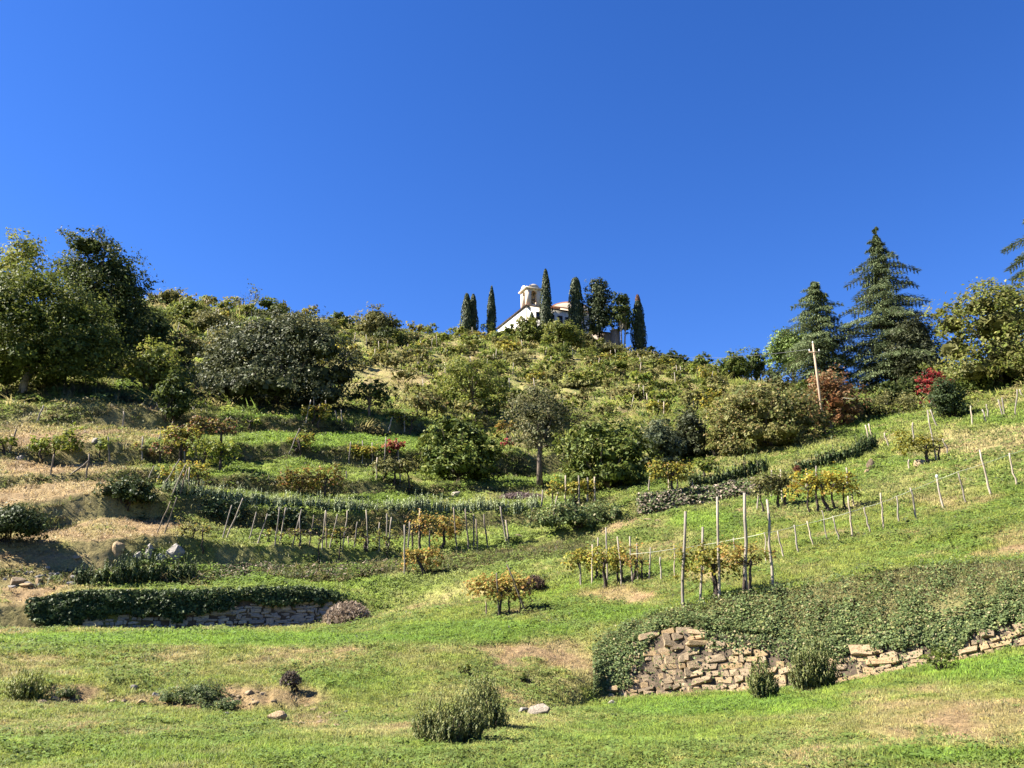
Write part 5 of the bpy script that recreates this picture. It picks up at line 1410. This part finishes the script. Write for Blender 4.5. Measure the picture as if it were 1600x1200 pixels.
# cord fence across the right slope
def cord_fence():
    posts = [(1055,905,1053,852,.9),(1100,893,1098,850,.9),(1150,885,1146,840,.9),(1197,882,1194,832,.9),(1225,872,1215,830,1.1),(1248,865,1241,820,1.3),(1271,855,1261,814,1.2),(1293,845,1284,797,.9),(1311,845,1301,806,1.1),(1332,842,1325,775,1.4),(1360,833,1350,793,1.2),(1381,828,1376,770,1.4),(1405,817,1401,775,1.2),(1433,813,1422,762,1.4),(1476,796,1464,744,1.6),(1510,787,1497,738,1.3),(1549,775,1531,703,1.6),(1589,760,1577,708,1.3),(1625,745,1612,695,1.3)]
    o = stand(1332, 842)
    root = thing('cord_fence', 'line of thin crooked posts joined by a pale cord', 'fence', tuple(o))
    cordy = [(985,866),(1060,857),(1120,848),(1200,832),(1260,818),(1300,808),(1380,784),(1465,749),(1540,722),(1625,695)]
    cx_, cy_ = np.array(cordy).T
    pts = []
    for i, (bx, by, tx, ty, r) in enumerate(posts):
        rng = rng_of(i + 60)
        P = stand(bx, by); mpp = (P[1] * CP + P[2] * SP) / F
        T = at_depth(tx, ty, P[1]) - P
        k = np.linspace(0, 1, 6)[:, None]
        q = np.vstack([[-T * .1], T * k]); q[2:-1] += rng.normal(size=(len(q) - 3, 3)) * mpp * .9
        if i == 14: q[:, 0] += np.sin(np.linspace(0, 3, len(q))) * -mpp * 2.2
        post = link('fence_post', Acc().tube(q + (P - o), np.linspace(r * 1.25, r * .95, len(q)) * mpp, 6).mesh('fence_post', M['stake_wood'], True), root)
        if i == 14:
            e = q[-1] + (P - o)
            link('cap', Acc().tube([e + np.array((0, 0, -3 * mpp)), e + np.array((0, 0, 1.5 * mpp)), e + np.array((0, 0, 2.5 * mpp))], [1.9 * mpp, 2.2 * mpp, .6 * mpp], 8).mesh('cap', M['ceramic'], True), post)
        y = np.interp(tx + (bx - tx) * .1, cx_, cy_)
        f = np.clip((y - by) / (ty - by), 0.3, 1.02)
        pts.append(P + T * f + np.array((0, -r * mpp * 1.2, 0)) - o)
    first = at_depth(985, 866, pts[0][1] + o[1] + .5) - o
    allp = [first] + pts
    fine = []
    for a, b in zip(allp[:-1], allp[1:]):
        for t in (0, .25, .5, .75):
            fine.append(a + (b - a) * t - np.array((0, 0, .015 * 4 * t * (1 - t))))
    fine.append(allp[-1])
    link('cord', Acc().tube(fine, .0065, 5).mesh('cord', M['cord'], True), root)
cord_fence()

# ------------------------------------------------------------------ upper vineyard slope: vines, stakes, scrub
def to_px(P): 
    a = project(P); return float(a[0]), float(a[1])
protos = []
for i, (pal, lab) in enumerate([(VINE, 'y'), (VGREEN, 'g'), (OLV, 'o'), (LT, 'r'), (MID, 'm'), (CHEST, 'c')]):
    for j in range(2):
        protos.append((i, 400 + i * 10 + j, pal))
kinds = ['yellowing vine', 'green vine', 'olive coloured vine', 'light green vine', 'dark green vine', 'dry yellow brown vine']
rg = rng_of(8)
pro = []
for i, sd_, pal in protos:
    pro.append((i, sd_, pal, None))
first = {}
count, tries = 0, 0
rowr = np.arange(70, 172, 3.4)
spots = []
for r in rowr:
    a = R(-26)
    while a < R(14):
        rr_ = r + rg.normal() * .35 + 3.0 * math.sin(a * 7 + r * .05)
        a += (2.5 + rg.random() * 2.6 + r * .012) / r
        x, y = rr_ * math.sin(a), rr_ * math.cos(a)
        z = gz(x, y)
        px, py = to_px((x, y, z))
        top_ridge = np.interp(px, [200, 330, 500, 700, 850, 950, 1050, 1130], [470, 480, 497, 524, 527, 545, 570, 590])
        low = np.interp(px, [200, 300, 560, 650, 800, 900, 1000, 1130], [560, 560, 580, 660, 670, 665, 660, 665])
        if px < 215 or px > 1135 or py < top_ridge - 4 or py > low: continue
        # only where the slope is in sight
        h = bvh.ray_cast(Vector((0, 0, 0)), Vector((x, y, z + .8)))[0]
        if h is not None and h.length < math.sqrt(x * x + y * y + z * z) - 4: continue
        spots.append((x, y, z, px, py))
rg.shuffle(spots)
spots = spots[:285]
made = {}
for (x, y, z, px, py) in spots:
    i, sd_, pal, _ = pro[rg.integers(len(pro))]
    lab = 'small %s in the rows on the steep upper vineyard slope' % kinds[i]
    grp = 'vines on the upper vineyard slope'
    if sd_ not in made:
        P = np.array((x, y, z)); dep = (y * CP + z * SP); 
        r_ = rng_of(sd_)
        root = thing('grape_vine', lab, 'vine', (x, y, z), grp)
        A, B = Acc(), Acc()
        H = 1.9; W = 2.6
        bl = [(np.array(((k - 1) * W * .3, r_.normal() * .15, H * r_.uniform(.45, .62))), np.array((W * .26, .55, H * .42))) for k in range(3)]
        Pl, N, tone, cc = crown_cloud(r_, bl, 420, 12, .36, .2, .8)
        leaves(A, Pl, N, .30 * r_.uniform(.7, 1.35, len(Pl)), pick(pal, len(Pl), r_, .25) * tone[:, None], r_, .8)
        for k in (-.6, .2, .9):
            B.tube([(k, 0, -.3), (k + .05, .03, H * .3), (k - .03, 0, H * .7)], [.06, .045, .03], 5)
        link('stock', B.mesh('stock', M['dark_bark'], True), root)
        link('foliage', A.mesh('foliage', M['leaf']), root)
        made[sd_] = root
        root.rotation_euler = (0, 0, rg.normal() * .2)
    else:
        o = dup(made[sd_], (x, y, z), rg.normal() * .3 + (math.pi if rg.random() < .5 else 0), rg.uniform(.65, 1.25))
smes = []
for i in range(4):
    r_ = rng_of(i + 5)
    smes.append(Acc().tube([(0, 0, -.3), (r_.normal() * .04, 0, 1.0), (r_.normal() * .08, 0, 2.4)], [.06, .055, .045], 5).mesh('stake', M['stake_wood'], True))
rg.shuffle(spots)
for (x, y, z, px, py) in spots[:110]:
    x2, y2 = x + rg.normal() * .8, y - rg.uniform(.2, .8)
    o = link('vine_stake', smes[rg.integers(4)], None, (x2, y2, gz(x2, y2)), (rg.normal() * .07, rg.normal() * .07, 0), (1, 1, rg.uniform(.6, 1.0)))
    tag(o, 'thin pale stake in the rows on the steep upper vineyard slope', 'stake', 'stakes on the upper vineyard slope')

# ------------------------------------------------------------------ grass, weeds and scrub scattered over the sheet
def proto_obj(name, me):
    return bpy.data.objects.new(name, me)      # not linked to the scene: only a source for the scatter

def tuft(seed, nbl, h, spread, wid):
    rng = rng_of(seed)
    V, T = [], []
    for i in range(nbl):
        a = rng.uniform(0, 6.283); q = spread * math.sqrt(rng.random()); x, y = q * math.cos(a), q * math.sin(a)
        b = rng.uniform(0, 6.283); hh = h * rng.uniform(.5, 1.15); ln = hh * rng.uniform(.5, 2.2)
        dx, dy = math.cos(b), math.sin(b); wx, wy = -dy * wid, dx * wid
        k = len(V)
        V += [(x - wx, y - wy, -.02), (x + wx, y + wy, -.02), (x + dx * ln * .35 + wx * .7, y + dy * ln * .35 + wy * .7, hh * .6), (x + dx * ln * .35 - wx * .7, y + dy * ln * .35 - wy * .7, hh * .6), (x + dx * ln, y + dy * ln, hh)]
        T += [(k, k + 1, k + 2), (k, k + 2, k + 3), (k + 3, k + 2, k + 4)]
    return make_mesh('grass_tuft', V, None, T, None, M['grass'])

def weed(seed, nl, r, size):
    rng = rng_of(seed)
    A = Acc()
    a = rng.uniform(0, 6.283, nl); q = r * np.sqrt(rng.random(nl))
    P = np.stack([np.cos(a) * q, np.sin(a) * q, rng.uniform(.02, .9, nl) * r * .8 * (1 - q / r * .6)], 1)
    leaves(A, P, rand_dirs(rng, nl) * .6 + np.array((0, 0, 1)), size * rng.uniform(.6, 1.4, nl), (.1, .1, .1), rng, .7)
    return A.mesh('weed_tuft', M['grass'])

def scatter(name, pts, scl, rotz, tint, protos, label=None):
    ng = bpy.data.node_groups.new(name + '_scatter', 'GeometryNodeTree')
    ng.interface.new_socket('Geometry', in_out='INPUT', socket_type='NodeSocketGeometry')
    ng.interface.new_socket('Geometry', in_out='OUTPUT', socket_type='NodeSocketGeometry')
    N, Lk = ng.nodes, ng.links
    gi, go = N.new('NodeGroupInput'), N.new('NodeGroupOutput')
    jn = N.new('GeometryNodeJoinGeometry')
    def attr(nm, ty):
        q = N.new('GeometryNodeInputNamedAttribute'); q.data_type = ty; q.inputs['Name'].default_value = nm; return q.outputs['Attribute']
    for i, p in enumerate(protos):
        oi = N.new('GeometryNodeObjectInfo'); oi.inputs['Object'].default_value = p
        ip = N.new('GeometryNodeInstanceOnPoints')
        Lk.new(gi.outputs[0], ip.inputs['Points']); Lk.new(oi.outputs['Geometry'], ip.inputs['Instance'])
        cmp = N.new('FunctionNodeCompare'); cmp.data_type = 'INT'; cmp.operation = 'EQUAL'
        Lk.new(attr('which', 'INT'), cmp.inputs[2]); cmp.inputs[3].default_value = i
        Lk.new(cmp.outputs[0], ip.inputs['Selection'])
        er = N.new('FunctionNodeEulerToRotation'); Lk.new(attr('rot', 'FLOAT_VECTOR'), er.inputs[0])
        Lk.new(er.outputs[0], ip.inputs['Rotation']); Lk.new(attr('scl', 'FLOAT_VECTOR'), ip.inputs['Scale'])
        Lk.new(ip.outputs[0], jn.inputs[0])
    Lk.new(jn.outputs[0], go.inputs[0])
    me = bpy.data.meshes.new(name)
    n = len(pts)
    me.vertices.add(n); me.vertices.foreach_set('co', np.asarray(pts, np.float32).ravel())
    def put(nm, ty, arr, key):
        at = me.attributes.new(nm, ty, 'POINT'); at.data.foreach_set(key, np.ascontiguousarray(arr).ravel())
    put('scl', 'FLOAT_VECTOR', np.asarray(scl, np.float32), 'vector')
    put('rot', 'FLOAT_VECTOR', np.asarray(rotz, np.float32), 'vector')
    put('tint', 'FLOAT_VECTOR', np.asarray(tint, np.float32), 'vector')
    put('which', 'INT', np.random.default_rng(4).integers(0, len(protos), n).astype(np.int32), 'value')
    o = link(name, me)
    md = o.modifiers.new('scatter', 'NODES'); md.node_group = ng
    tag(o, label, name, kind='stuff')
    return o

def field_points(n, r0, r1, pw, seed, a0=-46, a1=46):
    """random points over the sheet: radius with density falling off as r**-pw, angle uniform"""
    rng = rng_of(seed)
    t = rng.uniform(R(a0), R(a1), n)
    u = rng.random(n)
    e = 2 - pw
    r = (r0 ** e + u * (r1 ** e - r0 ** e)) ** (1 / e)
    # height straight from the grid: column by angle, row by radius
    ci = np.clip(np.searchsorted(TH, t) - 1, 0, nc - 2)
    f = (t - TH[ci]) / (TH[ci + 1] - TH[ci])
    z = np.zeros(n); sl = np.zeros(n)
    for c in np.unique(ci):
        m_ = ci == c
        z0 = np.interp(r[m_], RR[:, c], ZZ[:, c]); z1 = np.interp(r[m_], RR[:, c + 1], ZZ[:, c + 1])
        z[m_] = z0 * (1 - f[m_]) + z1 * f[m_]
        sl[m_] = np.interp(r[m_], RR[:, c], nrm_slope[:, c])
    # walls and ivy banks carry no grass
    px = 800 + F * np.tan(t) * .97
    def rc(k): return np.interp(t, TH, cur[k][0])
    bare = ((px > 945) & (r > rc(2) + .02) & (r < rc(3) + .25 * (rc(4) - rc(3)))) | ((px > 45) & (px < 545) & (r > rc(5) - .03) & (r < rc(6) + .1))
    sl = np.where(bare, 9, sl)
    return np.stack([r * np.sin(t), r * np.cos(t), z], 1), sl, rng

# fine grass of the near meadow
P, sl, rng = field_points(230000, 7.5, 34, 1.15, 1)
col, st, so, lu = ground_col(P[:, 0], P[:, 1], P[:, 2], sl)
keep = (rng.random(len(P)) > so * .85) & (sl < 1.4)
P, col, st, lu = P[keep], col[keep], st[keep], lu[keep]
n = len(P)
hh = (.35 + 1.1 * fbm(P[:, 0] * 1.1, P[:, 1] * 1.1, 5, 4)) * rng.uniform(.5, 1.25, n) * (1 + .5 * lu)
rr_ = np.hypot(P[:, 0], P[:, 1])
wsc = np.clip(rr_ / 16, .8, 2.0)
cl4 = (.55 + .9 * fbm(P[:, 0] * 3.1, P[:, 1] * 3.1, 55, 3))[:, None]
tint = col * cl4 * rng.uniform(.7, 1.65, (n, 1)) * np.stack([rng.uniform(.88, 1.12, n), np.ones(n), rng.uniform(.8, 1.2, n)], 1)
rot = np.stack([rng.normal(size=n) * .2, rng.normal(size=n) * .2, rng.uniform(0, 6.283, n)], 1)
scatter('grass', P, np.stack([wsc, wsc, hh * np.clip(wsc, .8, 1.3)], 1), rot, tint, [proto_obj('tuft_a', tuft(1, 10, .038, .10, .0045)), proto_obj('tuft_b', tuft(2, 10, .05, .12, .004)), proto_obj('tuft_c', tuft(3, 9, .03, .10, .006))],
        'short meadow grass in the foreground')
# coarser grass of the terraces
P, sl, rng = field_points(145000, 32, 84, 1.3, 2)
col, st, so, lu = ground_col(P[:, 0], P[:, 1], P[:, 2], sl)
keep = (rng.random(len(P)) > so * .75 + .3 * sstep(.5, 1.2, sl)) & (sl < 4)
P, col, lu = P[keep], col[keep], lu[keep]
n = len(P)
sc = rng.uniform(.6, 1.5, n) * np.clip(np.hypot(P[:, 0], P[:, 1]) / 45, .8, 1.6)
cl4 = (.55 + .9 * fbm(P[:, 0] * 1.4, P[:, 1] * 1.4, 56, 3))[:, None]
tint = col * cl4 * rng.uniform(.75, 1.65, (n, 1))
rot = np.stack([rng.normal(size=n) * .25, rng.normal(size=n) * .25, rng.uniform(0, 6.283, n)], 1)
scatter('terrace_grass', P, np.stack([sc, sc, sc * (.8 + .7 * fbm(P[:, 0] * .6, P[:, 1] * .6, 6, 3))], 1), rot, tint, [proto_obj('tuft_d', tuft(4, 11, .08, .22, .013)), proto_obj('tuft_e', tuft(5, 11, .065, .25, .015))],
        'grass growing over the terraces and slopes')
# rough growth on the terrace banks
P, sl, rng = field_points(90000, 33, 66, 1.0, 6, -34, 10)
px_, py_, _ = project(P)
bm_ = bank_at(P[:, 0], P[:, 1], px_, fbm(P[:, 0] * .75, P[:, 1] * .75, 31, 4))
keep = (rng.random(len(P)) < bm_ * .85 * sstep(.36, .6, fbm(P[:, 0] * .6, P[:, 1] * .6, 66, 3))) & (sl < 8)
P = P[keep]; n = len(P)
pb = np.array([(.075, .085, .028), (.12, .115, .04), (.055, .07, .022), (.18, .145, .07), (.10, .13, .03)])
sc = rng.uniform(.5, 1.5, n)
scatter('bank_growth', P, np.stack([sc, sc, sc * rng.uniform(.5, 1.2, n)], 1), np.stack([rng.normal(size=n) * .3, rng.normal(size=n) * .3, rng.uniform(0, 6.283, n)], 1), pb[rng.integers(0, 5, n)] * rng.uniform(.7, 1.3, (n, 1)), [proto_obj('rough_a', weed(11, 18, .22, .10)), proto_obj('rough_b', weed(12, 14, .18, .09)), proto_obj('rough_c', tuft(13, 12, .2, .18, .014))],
        'rough low growth on the terrace banks')
# broad-leaved weeds
P, sl, rng = field_points(110000, 8, 75, 1.25, 3)
cl = fbm(P[:, 0] * .5, P[:, 1] * .5, 71, 4)
keep = ((cl > .52) | (rng.random(len(P)) < .12)) & (sl < 4)
P, sl = P[keep], sl[keep]
so = ground_col(P[:, 0], P[:, 1], P[:, 2])[2]
keep = rng.random(len(P)) > so * 1.5
P, sl = P[keep], sl[keep]
col, st, so, lu = ground_col(P[:, 0], P[:, 1], P[:, 2])
n = len(P)
sc = rng.uniform(.5, 1.4, n) * np.clip(np.hypot(P[:, 0], P[:, 1]) / 22, .6, 2.0)
tint = (np.array((.075, .125, .028)) * .7 + col * .3) * rng.uniform(.6, 1.5, (n, 1))
scatter('weeds', P, np.stack([sc] * 3, 1), np.stack([rng.normal(size=n) * .2, rng.normal(size=n) * .2, rng.uniform(0, 6.283, n)], 1), tint, [proto_obj('weed_a', weed(1, 16, .14, .055)), proto_obj('weed_b', weed(2, 22, .18, .05)), proto_obj('weed_c', weed(3, 12, .11, .07))],
        'low broad leaved weeds in the grass')
# scrub of the upper slopes
P, sl, rng = field_points(30000, 66, 178, 1.1, 4)
cl = fbm(P[:, 0] * .13, P[:, 1] * .13, 81, 4)
r_ = np.hypot(P[:, 0], P[:, 1])
ph = np.cos((r_ - 3.0 * np.sin(np.arctan2(P[:, 0], P[:, 1]) * 7 + r_ * .05) - 70) / 3.4 * 2 * math.pi)
keep = ((cl > .44) | (rng.random(len(P)) < .25)) & (ph > -.35 + .5 * rng.normal(size=len(P)) * .6)
P = P[keep]
n = len(P)
pal_s = np.array([(.13, .155, .034), (.18, .185, .05), (.09, .13, .028), (.23, .20, .085), (.17, .205, .042), (.16, .15, .05)])
pick_i = np.clip((fbm(P[:, 0] * .22, P[:, 1] * .22, 91, 3) * 9 - 1.6 + rng.normal(size=n) * .8).astype(int), 0, 5)
tint = pal_s[pick_i] * rng.uniform(.7, 1.35, (n, 1))
sc = rng.uniform(.5, 1.5, n)
scatter('undergrowth', P, np.stack([sc, sc, sc * rng.uniform(.5, 1.2, n)], 1), np.stack([0 * sc, 0 * sc, rng.uniform(0, 6.283, n)], 1), tint, [proto_obj('scrub_a', weed(7, 34, .75, .26)), proto_obj('scrub_b', weed(8, 26, .6, .24)), proto_obj('scrub_c', tuft(9, 16, .7, .5, .05))],
        'tangled low scrub on the upper vineyard slope')
